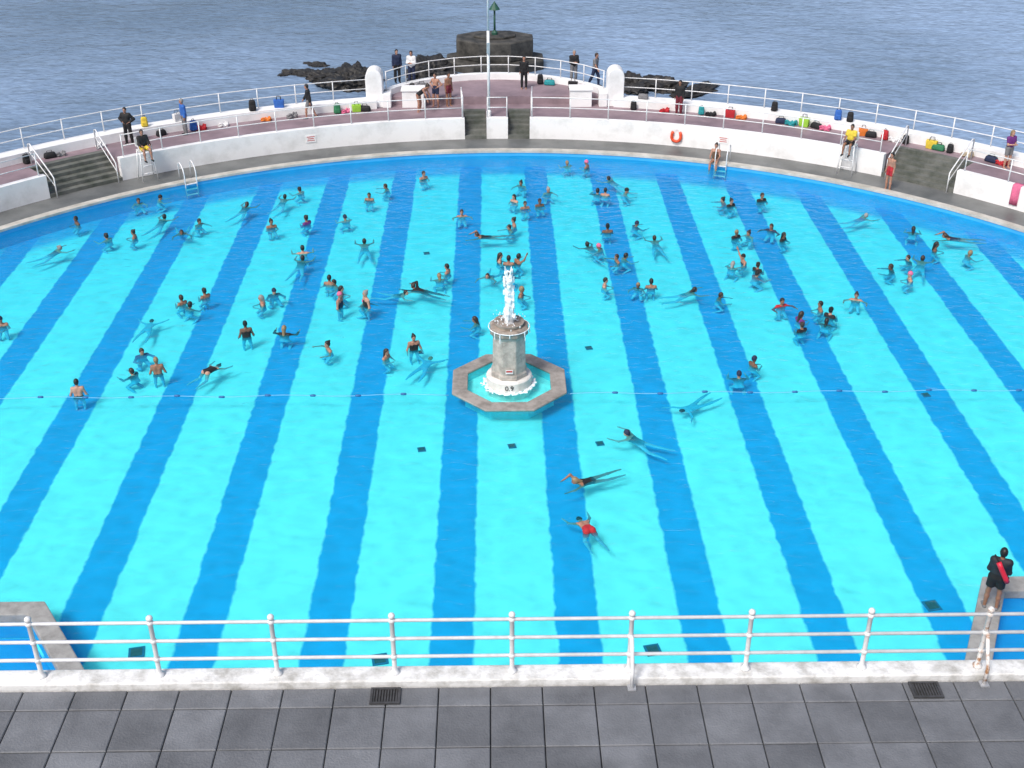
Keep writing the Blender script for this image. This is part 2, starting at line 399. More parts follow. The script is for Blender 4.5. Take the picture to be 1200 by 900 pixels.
def skeleton(p):
    J = {}
    pel, up = np.array(p['pel'], float), nv(p['up']); fw = np.array(p['fw'], float); fw = nv(fw-up*fw.dot(up)); rt = np.cross(fw, up)
    hu = nv(p.get('hu', up)); hf = np.array(p.get('hf', fw), float); hf = nv(hf-hu*hf.dot(hu)); hr = np.cross(hf, hu)
    nb = pel+up*.49; hc = nb+up*.06+hu*.13+hf*.02
    J.update(pel=pel, up=up, fw=fw, rt=rt, hu=hu, hf=hf, hr=hr, nb=nb, hc=hc)
    pr = []
    sl, sr = nb-up*.045-rt*.165, nb-up*.045+rt*.165
    pr.append(cap(sl, sr, .064, .064, 'torso', .05))
    for s in (-1, 1):
        pr.append(cap(nb-up*.13+rt*.078*s, pel+up*.17+rt*.05*s, .098, .088, 'torso', .05))
        pr.append(cap(pel+up*.17+rt*.05*s, pel+rt*.065*s-fw*.01, .088, .100, 'hips', .05))
    pr.append(cap(nb-up*.03, hc-hu*.06, .056, .05, 'neck', .04))
    pr.append(ell(hc, (hr, hf, hu), (.074, .093, .113), 'head', .03))
    pr.append(cap(hc-hu*.065+hf*.035, hc-hu*.078+hf*.05, .05, .04, 'head', .03))
    pr.append(cap(hc+hf*.088+hu*.015, hc+hf*.106-hu*.022, .010, .014, 'head', .012))
    for s in (-1, 1): pr.append(cap(hc+hr*.076*s+hu*.015, hc+hr*.08*s-hu*.02, .014, .011, 'head', .012))
    for s, sh, arm, leg in ((-1, sl, p['aL'], p['lL']), (1, sr, p['aR'], p['lR'])):
        ua, fa = nv(arm[0]), nv(arm[1])
        el = sh+ua*.285; wr = el+fa*.245
        pr.append(cap(sh, el, .05, .04, 'uarm', .04)); pr.append(cap(el, wr, .041, .027, 'farm', .03))
        pn = -rt*s if abs(fa.dot(rt)) < .8 else -up
        pn = nv(pn-fa*fa.dot(pn)); la = np.cross(fa, pn)
        if la.dot(fw) < 0 and abs(fa.dot(rt)) < .8: la = -la
        for q in (-.5, .5): pr.append(cap(wr+la*.018*q*2*.6, wr+fa*.085+la*.03*q*2*.8, .019, .017, 'hand', .02))
        for q, ln in ((1.5, .072), (.5, .082), (-.5, .077), (-1.5, .06)):
            b0 = wr+fa*.09+la*.019*q
            b1 = b0+fa*ln*.55+pn*.006; pr.append(cap(b0, b1, .0095, .009, 'hand', .006))
            pr.append(cap(b1, b1+nv(fa+pn*.5)*ln*.5, .009, .0075, 'hand', .005))
        t0 = wr+fa*.03+la*.03; t1 = t0+nv(fa+la*.8)*.045
        pr.append(cap(t0, t1, .012, .0105, 'hand', .01)); pr.append(cap(t1, t1+nv(fa+la*.3)*.032, .0105, .008, 'hand', .006))
        th, sn = nv(leg[0]), nv(leg[1]); hip = pel+rt*.088*s-up*.03
        kn = hip+th*.43; an = kn+sn*.42
        pr.append(cap(hip, kn, .086, .055, 'thigh', .05)); pr.append(cap(kn, kn+sn*.15, .053, .056, 'shin', .03))
        pr.append(cap(kn+sn*.15, an, .056, .036, 'shin', .03))
        ft = nv(leg[2] if len(leg) > 2 else fw)
        pr.append(cap(an+sn*.035-ft*.03, an+sn*.05+ft*.15, .036, .028, 'foot', .03))
        J['el%d' % s] = el; J['wr%d' % s] = wr; J['an%d' % s] = an; J['sh%d' % s] = sh
    J['prims'] = pr
    return J
def garment(J, spec, inf, vox, name):
    out = []
    for p in J['prims']:
        if p['tag'] not in spec: continue
        t0, t1 = spec[p['tag']]
        q = dict(p); q['cuts'] = list(p['cuts'])
        q['ra'] = p['ra']+inf; q['rb'] = p['rb']+inf
        if t1 < 1:
            d = p['b']-p['a']; q['b'] = p['a']+d*min(1, t1+.1); q['rb'] = p['ra']+(p['rb']-p['ra'])*min(1, t1+.1)+inf+.006
            q['cuts'].append((p['a']+d*t1, nv(d)))
        if p['tag'] == 'torso' and 'neckcut' in spec:
            q['cuts'].append((J['nb']-J['up']*spec['neckcut'], J['up']))
        out.append(q)
    return solid(out, vox, name)
GARM = {
 'swimsuit': ({'torso': (0, 1), 'hips': (0, 1), 'neckcut': .10}, .011),
 'swim_trunks': ({'hips': (0, 1), 'thigh': (0, .55)}, .013),
 'bikini': ({'hips': (0, 1)}, .011),
 'wetsuit': ({'torso': (0, 1), 'hips': (0, 1), 'uarm': (0, 1), 'farm': (0, .85), 'thigh': (0, 1), 'shin': (0, .9), 'neckcut': -.02}, .011),
 'shirt': ({'torso': (0, 1), 'hips': (0, 1), 'uarm': (0, .7)}, .022),
 'jacket': ({'torso': (0, 1), 'hips': (0, 1), 'uarm': (0, 1), 'farm': (0, .95)}, .030),
 'shorts': ({'hips': (0, 1), 'thigh': (0, .7)}, .022),
 'trousers': ({'hips': (0, 1), 'thigh': (0, 1), 'shin': (0, 1)}, .022),
 'shoes': ({'foot': (0, 1)}, .012),
}
def hair_mesh(J, style, vox):
    hc, hu, hf, hr = J['hc'], J['hu'], J['hf'], J['hr']
    cut = (hc+hf*.025, nv(hf*.8-hu*.6))
    if style == 'cap': cut = (hc+hf*.05+hu*.0, nv(hf*.35-hu*.95))
    pr = [ell(hc-hf*.004+hu*.006, (hr, hf, hu), (.089, .108, .126), 'hair', .01, [cut])]
    if style == 'bun': pr.append(cap(hc-hf*.07+hu*.08, hc-hf*.09+hu*.10, .045, .04, 'hair', .02))
    if style == 'long':
        pr.append(cap(hc-hf*.05, J['nb']-J['fw']*.085-J['up']*.10, .075, .045, 'hair', .03))
    return solid(pr, vox, 'hair')
def eye_mesh(J, s):
    b = MB(); b.ball(tuple(J['hc']+J['hr']*.031*s+J['hf']*.086+J['hu']*.012), .0115, 8)
    return b.mesh('eye', True)
def mouth_mesh(J):
    b = MB(); c = J['hc']-J['hu']*.052
    b.tube([tuple(c-J['hr']*.026+J['hf']*.079), tuple(c+J['hf']*.091), tuple(c+J['hr']*.026+J['hf']*.079)], .007, 6)
    return b.mesh('mouth', True)
SKIN = [M('skin_fair', (.50, .29, .21), .5, (.43, .23, .16), 5, water_haze=True), M('skin_rosy', (.42, .22, .15), .5, (.35, .17, .115), 5, water_haze=True),
        M('skin_tan', (.31, .155, .097), .5, (.255, .122, .072), 5, water_haze=True), M('skin_brown', (.17, .085, .052), .5, (.135, .067, .04), 5, water_haze=True)]
HAIR = {'black-haired': M('hair_black', (.014, .012, .012), .5), 'brown-haired': M('hair_brown', (.035, .02, .013), .5),
        'fair-haired': M('hair_fair', (.28, .19, .10), .5), 'grey-haired': M('hair_grey', (.30, .29, .28), .6)}
def cloth(n):
    c = {'black': (.012, .012, .014), 'navy': (.015, .025, .07), 'red': (.5, .02, .03), 'purple': (.16, .03, .2), 'green': (.03, .2, .09),
         'orange': (.75, .2, .03), 'pink': (.75, .16, .3), 'white': (.75, .75, .75), 'grey': (.2, .2, .21), 'blue': (.03, .14, .5), 'teal': (.02, .3, .33),
         'yellow': (.75, .55, .05), 'brown': (.14, .08, .045), 'lime': (.35, .65, .06), 'maroon': (.18, .02, .035), 'beige': (.5, .42, .3)}[n]
    return M('cloth_'+n, c, .75, tuple(x*.75 for x in c), 7, .3, 40, water_haze=True)
EYE = M('eye_dark', (.02, .015, .012), .3); LIP = M('lip', (.38, .13, .11), .5)

def mir(v): return tuple([-v[0]]+list(v[1:]))
def sym(p):
    p['aL'] = tuple(mir(v) for v in p['aR']); p['lL'] = tuple(mir(v) for v in p['lR']); return p
POSES = {
 'tread': sym(dict(pel=(0, -.06, -.54), up=(0, .14, 1), fw=(0, 1, 0), aR=((.6, .55, -.5), (-.2, .95, .16)), lR=((.25, .55, -.8), (.05, -.75, -.6)))),
 'arms': sym(dict(pel=(0, 0, -.46), up=(0, .06, 1), fw=(0, 1, 0), aR=((.85, .35, -.22), (.05, .95, .15)), lR=((.15, .5, -.85), (.0, -.6, -.75)))),
 'stand': sym(dict(pel=(0, 0, -.17), up=(0, .03, 1), fw=(0, 1, 0), aR=((.34, .0, -.92), (.1, .5, -.8)), lR=((.1, .05, -1), (.02, -.05, -1)))),
 'fold': sym(dict(pel=(0, 0, -.42), up=(0, .04, 1), fw=(0, 1, 0), aR=((.3, .25, -.92), (-.55, .8, .25)), lR=((.12, .5, -.85), (.0, -.5, -.85)))),
 'breast': sym(dict(pel=(0, -.26, -.33), up=(0, 1, .58), fw=(0, .58, -1), hu=(0, -.1, 1), hf=(0, 1, .12), aR=((.75, .7, -.08), (.05, .98, .05)), lR=((.3, -.85, -.45), (.1, -1, .0), (.3, -1, 0)))),
 'crawl': dict(pel=(0, -.30, -.12), up=(0, 1, .14), fw=(0, .14, -1), hu=(.35, .1, .9), hf=(.4, .9, -.1), aR=((.55, .45, .55), (-.05, .9, -.45)), aL=((-.3, 1, -.15), (0, 1, -.1)),
               lR=((.1, -1, -.06), (.02, -1, .08), (0, -1, 0)), lL=((-.1, -1, -.18), (0, -1, .02), (0, -1, 0))),
 'reach': dict(pel=(0, 0, -.38), up=(.06, .05, 1), fw=(0, 1, 0), aR=((.75, .2, .65), (.2, .3, .9)), aL=((-.7, .4, -.45), (-.2, .9, .1)), lR=((.12, .4, -.9), (0, -.45, -.9)), lL=((-.12, .4, -.9), (0, -.4, -.9))),
 'under': dict(pel=(0, -.3, -.50), up=(0, 1, .10), fw=(0, .1, -1), hu=(0, .6, .8), hf=(0, .9, -.5), aR=((.8, .6, 0), (.6, .8, 0)), aL=((-.8, .5, 0), (-.6, .8, 0)), lR=((.3, -1, -.05), (.1, -1, .05), (0, -1, 0)), lL=((-.25, -1, .0), (-.1, -1, .05), (0, -1, 0))),
 'tuck': dict(pel=(0, -.25, .0), up=(0, .95, -.12), fw=(0, -.1, -1), hu=(0, .8, -.2), hf=(0, .1, -1), aR=((.5, .7, -.4), (.2, .9, -.2)), aL=((-.6, .6, -.4), (-.2, .9, -.2)), lR=((.2, -.5, -.8), (.1, -1, .1), (0, -1, 0)), lL=((-.25, -.3, -.9), (-.1, -1, .1), (0, -1, 0))),
}
SWIM = set(POSES)
WORD = {'tread': 'treading', 'arms': 'paddling', 'stand': 'wading', 'fold': 'standing', 'breast': 'swimming', 'crawl': 'swimming', 'reach': 'reaching', 'under': 'diving', 'tuck': 'bobbing'}
CACHE = {}
def shallow(me):
    # the submerged part sits between the surface and the shallow floor
    n = len(me.vertices); co = np.empty(n*3); me.vertices.foreach_get('co', co); co = co.reshape(-1, 3)
    z = co[:, 2]; co[:, 2] = np.where(z < 0, z*.5, z); me.vertices.foreach_set('co', co.ravel()); me.update(); return me
def fig_mesh(pose, what, vox, style=None):
    key = (pose, what, style, vox)
    if key not in CACHE:
        if (pose, 'J') not in CACHE: CACHE[(pose, 'J')] = skeleton(POSES[pose])
        J = CACHE[(pose, 'J')]
        if what == 'body': me = solid(J['prims'], vox, 'person_body')
        elif what == 'hair': me = hair_mesh(J, style, min(vox, .018))
        elif what == 'eye': me = eye_mesh(J, style)
        elif what == 'mouth': me = mouth_mesh(J)
        else:
            sp, inf = GARM[what]; me = garment(J, sp, inf, vox, what)
        if pose in SWIM: shallow(me)
        CACHE[key] = me
    return CACHE[key]
def person(label, loc, rz, pose, skin, hair, hstyle, clothes, vox=.02, scale=1.0, group=None, hat=None):
    e = empty('person', loc, rz); e.scale = (scale,)*3
    tag(e, label, 'person', group)
    link('body', fig_mesh(pose, 'body', vox), skin, e, True)
    if hat: link('swim_cap', fig_mesh(pose, 'hair', vox, 'cap'), cloth(hat), e, True)
    else: link('hair', fig_mesh(pose, 'hair', vox, hstyle), HAIR[hair], e, True)
    for s in (-1, 1): link('eye', fig_mesh(pose, 'eye', vox, s), EYE, e, True)
    link('mouth', fig_mesh(pose, 'mouth', vox), LIP, e, True)
    for g, c in clothes: link(g, fig_mesh(pose, g, vox), cloth(c), e, True)
    return e

# ------------------------------------------------------------------ setting
sea = MB().add([(-2500, -300, -4), (2500, -300, -4), (2500, 5000, -4), (-2500, 5000, -4)], [(0, 1, 2, 3)]).build('sea', sea_mat())
tag(sea, kind='structure')
YN = 13.9
def pool_poly(r, n=160):
    a0 = math.degrees(math.acos((YN-CY)/r)) if abs(YN-CY) < r else 180
    return [tuple(pol(r, -a0+2*a0*i/n)[:2]) for i in range(n+1)]
pp = pool_poly(RP)
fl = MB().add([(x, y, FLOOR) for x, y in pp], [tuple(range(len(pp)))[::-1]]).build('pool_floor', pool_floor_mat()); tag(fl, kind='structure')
wt = MB().add([(x, y, 0) for x, y in pp], [tuple(range(len(pp)))[::-1]]).build('pool_water', pool_water_mat()); tag(wt, kind='structure')
SIDEP = M('side_pool_floor_paint', (.02, .34, .76), .9, (.02, .28, .68), .8)
POOLW = M('pool_wall_paint', (.05, .42, .76), .8, (.04, .36, .70), 1.0)
w = MB().arc(RP, RP+.2, -1.4, .155, -122, 122, 1.0).build('pool_wall', POOLW); tag(w, kind='structure')
c = MB().arc(RP-.03, RP+.36, .16, .26, -85, 85, .8).build('pool_coping', COPING); tag(c, kind='structure')
w = MB().arc(RP+.36, 29.45, -5, .2, -85, 85).build('poolside_walkway', WALK); tag(w, kind='structure')
TZ = 1.15
WZ = TZ+.09           # top of the front wall
PZ = 1.58             # top of the sea parapet
BZ = 1.55             # bastion paving level
SS = (36.0, 42.6)     # side stairs
CL = (-3.62, -1.52)   # left central flight
CR = (.53, 2.62)      # right central flight
t = MB()
for a, b, r0, r1 in ((-85, -SS[1], 29.75, 32.0), (-SS[1], -SS[0], 31.35, 32.0), (-SS[0], -11.4, 29.75, 32.0), (-11.4, CL[0], 29.75, 33.2), (CL[0], CL[1], 31.35, 33.2),
                  (CL[1], CR[0], 29.75, 33.2), (CR[0], CR[1], 31.35, 33.2), (CR[1], 10.2, 29.75, 33.2), (10.2, SS[0], 29.75, 32.0), (SS[0], SS[1], 31.35, 32.0), (SS[1], 85, 29.75, 32.0)):
    t.arc(r0, r1, -5, TZ, a, b)
tag(t.build('terrace_paving', MAUVE), kind='structure')
bx_, by_, br_, bh_ = -.35, 57.9, 6.9, 5.95
a0 = math.asin(bh_/br_)
yf = by_+br_*math.cos(a0)     # where the arc meets the front edge
poly = []
for i in range(25):
    a = -a0+2*a0*i/24; poly.append((bx_+br_*math.sin(a), by_+br_*math.cos(a)))
tag(MB().prism(poly[::-1], -5, BZ).build('bastion_paving', MAUVE), kind='structure')
# near terrace
YK = 12.90
tb = MB()
for i in range(-22, 23):
    x0 = -.55+.73*i
    ys = [YK-.02, 12.50]+[12.50-.76*k for k in range(1, 9)]
    for j in range(len(ys)-1):
        g = .007; z = TERR+rnd.uniform(-.003, .003)
        b_ = .012
        X0, X1, Y0, Y1 = x0+g, x0+.73-g, ys[j+1]+g, ys[j]-g
        tb.add([(X0, Y0, z-.05), (X1, Y0, z-.05), (X1, Y1, z-.05), (X0, Y1, z-.05), (X0, Y0, z-b_), (X1, Y0, z-b_), (X1, Y1, z-b_), (X0, Y1, z-b_),
                (X0+b_, Y0+b_, z), (X1-b_, Y0+b_, z), (X1-b_, Y1-b_, z), (X0+b_, Y1-b_, z)],
               [(0, 1, 5, 4), (1, 2, 6, 5), (2, 3, 7, 6), (3, 0, 4, 7), (4, 5, 9, 8), (5, 6, 10, 9), (6, 7, 11, 10), (7, 4, 8, 11), (8, 9, 10, 11)])
tag(tb.build('terrace_slabs', SLAB), kind='structure')
bb = empty('bathing_building', (0, 5, -1.4)); tag(bb, 'cream bathing house below the grey slab terrace, its roof edge along the near railing', 'building')
MB().box((0, 5.0, 2.99), (36, 16.38, 8.78)).build('wall', FACADE, bb, off=(0, 5, -1.4))
MB().box((0, 5.0, 7.405), (36, 16.4, .05)).build('roof', BED, bb, off=(0, 5, -1.4))
for i in range(-7, 8):
    MB().box((i*2.2, 13.21, 3.2), (1.2, .06, 1.6)).build('window', M('dark_window_glass', (.03, .05, .07), .15), bb, off=(0, 5, -1.4))
kb = MB().box((0, (YK+13.21)/2, 7.515), (36, 13.21-YK, .17)).build('parapet_kerb', KERBW); bevel(kb, .02)
tag(kb, 'long weathered white kerb under the near railing at the edge of the grey slabs', 'kerb')
KZ = 7.60

# white walls round the pool terrace
def wall(label, segs, cat='wall', name='terrace_wall'):
    b = MB()
    for a0_, a1_, r0, r1, z0, z1 in segs: b.arc(r0, r1, z0, z1, a0_, a1_, .6)
    o = b.build(name, WHITE); tag(o, label, cat); return o
wall('long curved white wall between the left stairs and the central stairs', [(-SS[0], CL[0], 29.45, 29.75, -5, WZ)])
wall('long curved white wall between the central stairs and the right stairs', [(CR[1], SS[0], 29.45, 29.75, -5, WZ)])
wall('white wall block standing between the two central stair flights', [(CL[1], CR[0], 29.45, 29.75, -5, WZ)])
wall('curved white wall to the left of the left stairs', [(-85, -SS[1], 29.45, 29.75, -5, WZ)])
wall('curved white wall to the right of the right stairs', [(SS[1], 85, 29.45, 29.75, -5, WZ)])
wall('low white sea parapet along the back of the left terrace', [(-85, -11.4, 32.0, 32.7, -5, PZ)], 'parapet', 'sea_parapet')
wall('low white sea parapet along the back of the right terrace', [(10.2, 85, 32.0, 32.7, -5, PZ)], 'parapet', 'sea_parapet')
bk = MB(); n = 25
vs = []; fs = []
for i in range(n):
    a = -a0+2*a0*i/(n-1); s_, c_ = math.sin(a), math.cos(a)
    for r_, z_ in ((br_+.02, -5), (br_+.02, BZ+.30), (br_-.33, BZ+.30), (br_-.33, BZ-.05)): vs.append((bx_+r_*s_, by_+r_*c_, z_))
for i in range(n-1):
    for k in range(3): fs.append((i*4+k, i*4+k+1, (i+1)*4+k+1, (i+1)*4+k))
fs.append((0, 3, 2, 1)); fs.append(((n-1)*4, (n-1)*4+1, (n-1)*4+2, (n-1)*4+3))
tag(bk.add(vs, fs).build('sea_parapet', WHITE), 'curved white kerb wall around the back of the raised central bastion', 'parapet')

def steps(label, p0, p1, n=6):
    b = MB(); rise = (TZ-.2)/n; tr = 1.9/n
    for k in range(n): b.arc(29.46+k*tr, 31.345 if k == n-1 else 29.46+(k+1)*tr, -1, .2+rise*(k+1)-(.004 if k == n-1 else 0), p0+.02, p1-.02, .9)
    tag(b.build('concrete_steps', STEP), label, 'steps')
steps('wide green stained steps up to the left terrace', -SS[1], -SS[0])
steps('wide green stained steps up to the right terrace', SS[0], SS[1])
steps('narrow grey steps just left of the central white wall block', CL[0], CL[1])
steps('narrow grey steps just right of the central white wall block', CR[0], CR[1])

def railing(label, pts, hts, postr=.028, railr=.022, every=1, name='railing', mat=RAILW, post_from=0.0):
    o = empty(name, pts[0]); tag(o, label, 'railing')
    o0 = Vector(pts[0]); h = max(hts)
    b = MB().tube([(0, 0, post_from), (0, 0, h)], postr, 7); b.ball((0, 0, h), postr*1.25, 7)
    me = b.mesh('post', True)
    for p in pts[::every]:
        q = link('post', me, mat, o); q.location = Vector(p)-o0
    for z in hts:
        MB().tube([Vector(p)-o0+Vector((0, 0, z)) for p in pts], railr, 7).build('rail', mat, o, True)
    return o
def arcpts(r, p0, p1, z, sp=1.8):
    n = max(2, int(abs(rad(p1-p0))*r/sp)+1)
    return [pol(r, p0+(p1-p0)*i/(n-1), z) for i in range(n)]
railing('white railing on the front wall of the left terrace', arcpts(29.62, -SS[0]+.5, CL[0]-.2, WZ), (.5, 1.0))
railing('white railing on the front wall of the right terrace', arcpts(29.62, CR[1]+.2, SS[0]-.5, WZ), (.5, 1.0))
railing('white railing on the front wall left of the left stairs', arcpts(29.62, -70, -SS[1]-.5, WZ), (.5, 1.0))
railing('white railing on the front wall right of the right stairs', arcpts(29.62, SS[1]+.5, 70, WZ), (.5, 1.0))
railing('white seaward railing on top of the left parapet', arcpts(32.55, -75, -11.8, PZ), (.48, .95))
railing('white seaward railing on top of the right parapet', arcpts(32.55, 10.6, 75, PZ), (.48, .95))
railing('curved white railing around the back of the central bastion', [(bx_+(br_-.16)*math.sin(-a0*.93+2*a0*.93*i/9), by_+(br_-.16)*math.cos(-a0*.93+2*a0*.93*i/9), BZ+.30) for i in range(10)], (.45, .9))
railing('white railing along the left side of the central stairs', [pol(r, CL[0]-.12, TZ) for r in (29.9, 30.7, 31.5)], (.5, 1.05))
railing('white railing along the right side of the central stairs', [pol(r, CR[1]+.12, TZ) for r in (29.9, 30.7, 31.5)], (.5, 1.05))
railing('white railing on the central wall block in front of the flagpole', arcpts(29.62, CL[1]+.1, CR[0]-.1, WZ, .8), (.5, 1.0))

def handrail(label, a):
    o = empty('handrail', pol(29.3, a, .2)); tag(o, label, 'handrail'); o0 = o.location
    pts = [pol(29.3, a, .2), pol(29.3, a, 1.1), pol(29.45, a, 1.2), pol(31.3, a, 2.15), pol(31.5, a, 2.1), pol(31.5, a, TZ)]
    MB().tube([p-o0 for p in pts], .03, 8).build('rail', RAILW, o, True)
    MB().tube([pol(29.3, a, .72)-o0, pol(31.5, a, 1.75)-o0], .022, 8).build('mid_rail', RAILW, o, True)
handrail('white pipe handrail on the left edge of the left stairs', -SS[1]+.5)
handrail('white pipe handrail on the right edge of the left stairs', -SS[0]-.5)
handrail('white pipe handrail on the left edge of the right stairs', SS[0]+.5)
handrail('white pipe handrail on the right edge of the right stairs', SS[1]-.5)

# big white end piers and plinths of the bastion
def pier(label, x, y, s):
    o = empty('white_pier', (x, y, TZ)); tag(o, label, 'pier')
    prof = [(-.42, 0), (.42, 0), (.42, 1.5)]+[(.42*math.cos(q)*1.0, 1.5+.42*math.sin(q)) for q in [math.pi*k/10 for k in range(1, 10)]]+[(-.42, 1.5)]
    n = len(prof)
    vs = [(px, -.45, pz) for px, pz in prof]+[(px, .45, pz) for px, pz in prof]
    fs = [tuple(range(n)), tuple(range(n, 2*n))[::-1]]+[((i+1) % n, i, n+i, n+(i+1) % n) for i in range(n)]
    q = MB().add(vs, fs).build('pier_body', WHITE, o); bevel(q, .03)
    q = MB().box((.62*s, -.1, .35), (.42, .9, .70)).build('pier_shoulder', WHITE, o); bevel(q, .03)
pier('tall round topped white pier at the left end of the central bastion', -6.45, 61.35, 1)
pier('tall round topped white pier at the right end of the central bastion', 5.75, 61.35, -1)
for lb, x in (('low white plinth on the left half of the central bastion front', -4.5), ('low white plinth on the right half of the central bastion front', 4.0)):
    o = empty('white_plinth', (x, 61.2, TZ)); tag(o, lb, 'plinth')
    bevel(MB().box((0, 0, .42), (1.1, .8, .84)).build('plinth_body', WHITE, o), .02)
    bevel(MB().box((0, 0, .885), (1.2, .9, .09)).build('plinth_cap', WHITE, o), .02)

# flagpole
fp = empty('flagpole', pol(30.1, -1.27, TZ)); tag(fp, 'tall slim white flagpole at the head of the central stairs', 'flagpole')
MB().tube([(0, 0, 0), (0, 0, 4.2)], .07, 10).tube([(0, 0, 4.15), (0, 0, 8.6)], .05, 10, .035).build('pole', RAILW, fp, True)
MB().lathe([(.12, 0), (.12, .25), (.08, .32)], n=12).build('base', WHITE, fp)
MB().box((0, -.08, 3.4), (.16, .14, .5)).build('control_box', GALV, fp)
MB().ball((0, 0, 8.65), .09).build('finial', RAILW, fp, True)

# ------------------------------------------------------------------ fountain
fc = Vector((.0, 34.7, 0))
fo = empty('fountain', (fc.x, fc.y, FLOOR)); tag(fo, 'octagonal stone fountain with white water jet in the middle of the pool', 'fountain')
def octa(r, ph=math.pi/8): return [(r*math.cos(ph+k*math.pi/4), r*math.sin(ph+k*math.pi/4)) for k in range(8)]
zz = -FLOOR
bevel(MB().ringprism(octa(2.0), octa(1.46), zz-.04, zz+.05).build('basin_ledge', LEDGE, fo), .025)
MB().ringprism(octa(1.56), octa(1.48), 0, zz-.042).build('basin_wall', M('basin_wall_paint', (.25, .80, .90), .8), fo)
MB().prism(octa(1.475), .24, .252).build('basin_floor', M('basin_floor_paint', (.70, .97, .93), .9), fo)
DR = M('white_drum_paint', (.84, .83, .80), .55, (.60, .57, .52), 2.2)
MB().lathe([(.74, 0), (.74, zz+.30), (.70, zz+.34), (.5, zz+.36)], n=28).build('base_drum', DR, fo)
bevel(MB().lathe([(.62, zz+.36), (.62, zz+.5), (.58, zz+.55), (.555, zz+1.75), (.575, zz+1.80), (.60, zz+1.86)], n=8, ph=math.pi/8).build('column', STONE, fo), .025)
bevel(MB().lathe([(.62, zz+1.86), (.655, zz+1.91), (.655, zz+2.07), (.60, zz+2.12)], n=8, ph=math.pi/8).build('capital', STONED, fo), .02)
MB().lathe([(.46, zz+2.12), (.49, zz+2.24), (.44, zz+2.24), (.38, zz+2.19), (.02, zz+2.18)], n=24).build('bowl', STONED, fo)
pl = [cap((0, 0, zz+2.2), (0, 0, zz+2.9), .15, .12, 'j', .04), cap((0, 0, zz+2.9), (.02, 0, zz+3.75), .12, .08, 'j', .04)]
for k in range(130):
    h = rnd.random(); a = rnd.random()*6.28; rr = rnd.uniform(.06, .20)*(1.1-.4*h)
    x, y, z = rr*math.cos(a), rr*math.sin(a), zz+2.3+1.7*h
    pl.append(cap((x, y, z), (x*1.1, y*1.1, z+rnd.uniform(.04, .2)), rnd.uniform(.02, .05), .015, 'j', .03))
for k in range(110):
    a = rnd.random()*6.28; rr = rnd.uniform(.12, .52); x, y = rr*math.cos(a), rr*math.sin(a)
    z = zz+2.14+rnd.random()**2*.7*(1-rr)
    pl.append(cap((x, y, z), (x, y, z+rnd.uniform(0, .06)), rnd.uniform(.015, .035), .01, 'j', .02))
link('water_jet', solid(pl, .02, 'water_jet'), FOAM, fo)
pl = []
N_ = 40
for k in range(N_):
    a, b2 = 2*math.pi*k/N_, 2*math.pi*(k+1)/N_
    pl.append(cap((.655*math.cos(a), .655*math.sin(a), zz+2.06), (.655*math.cos(b2), .655*math.sin(b2), zz+2.06), .016, .016, 'j', .01))
for k in range(14):
    a = rnd.random()*6.28; x, y = .655*math.cos(a), .655*math.sin(a); z = zz+2.06; L_ = rnd.uniform(.1, .35)
    pl.append(cap((x, y, z), (x*1.02, y*1.02, z-L_), .020, .013, 'j', .01))
link('falling_water', solid(pl, .013, 'falling_water'), FOAM, fo)
pl = []
for k in range(60):
    a, b2 = 2*math.pi*k/60, 2*math.pi*(k+1)/60
    r0 = .80+.05*math.sin(k*1.9)
    pl.append(cap((r0*math.cos(a), r0*math.sin(a), zz+.0), (r0*math.cos(b2), r0*math.sin(b2), zz+.01), .035, .03, 'j', .03))
for k in range(50):
    a = rnd.random()*6.28; r0 = rnd.uniform(.78, .92)
    pl.append(cap((r0*math.cos(a), r0*math.sin(a), zz+.005), (r0*math.cos(a), r0*math.sin(a), zz+rnd.uniform(.015, .05)), rnd.uniform(.02, .04), .012, 'j', .04))
link('splash_ring', solid(pl, .016, 'splash_ring'), FOAM, fo)
MB().box((0, -.585, zz+.70), (.24, .02, .14)).build('plaque', WHITE, fo)
MB().box((0, -.598, zz+.72), (.20, .012, .05)).build('plaque_band', REDS, fo)
def text(body, size, mat, loc, rot, parent, name):
    cu = bpy.data.curves.new(name, 'FONT'); cu.body = body; cu.size = size; cu.align_x = 'CENTER'; cu.align_y = 'CENTER'; cu.extrude = .004
    ob = bpy.data.objects.new(name, cu); col.objects.link(ob)
    dg = bpy.context.evaluated_depsgraph_get(); me = bpy.data.meshes.new_from_object(ob.evaluated_get(dg))
    bpy.data.objects.remove(ob); o = link(name, me, mat, parent); o.location = loc; o.rotation_euler = rot; return o
text('0.9', .24, BLACKT, (0, -.752, zz+.17), (rad(90), 0, 0), fo, 'depth_marking')

# lane rope across the pool
for lb, x0, x1 in (('thin lane rope across the water left of the fountain', -26.6, -1.95), ('thin lane rope across the water right of the fountain', 1.95, 26.6)):
    o = empty('lane_rope', (x0, 33.9, 0)); tag(o, lb, 'rope')
    MB().tube([(i*(x1-x0)/60, .05*math.sin(i*.7), .012) for i in range(61)], .012, 6).build('rope', ROPE, o, True)
    fm = MB().lathe([(.01, -.1), (.04, -.07), (.04, .07), (.01, .1)], n=8).mesh('float', True)
    for i in range(1, 17):
        q = link('float', fm, FLOATM, o); q.location = (i*(x1-x0)/17, .05*math.sin(i*60/17*.7), .015); q.rotation_euler = (0, rad(90), 0)

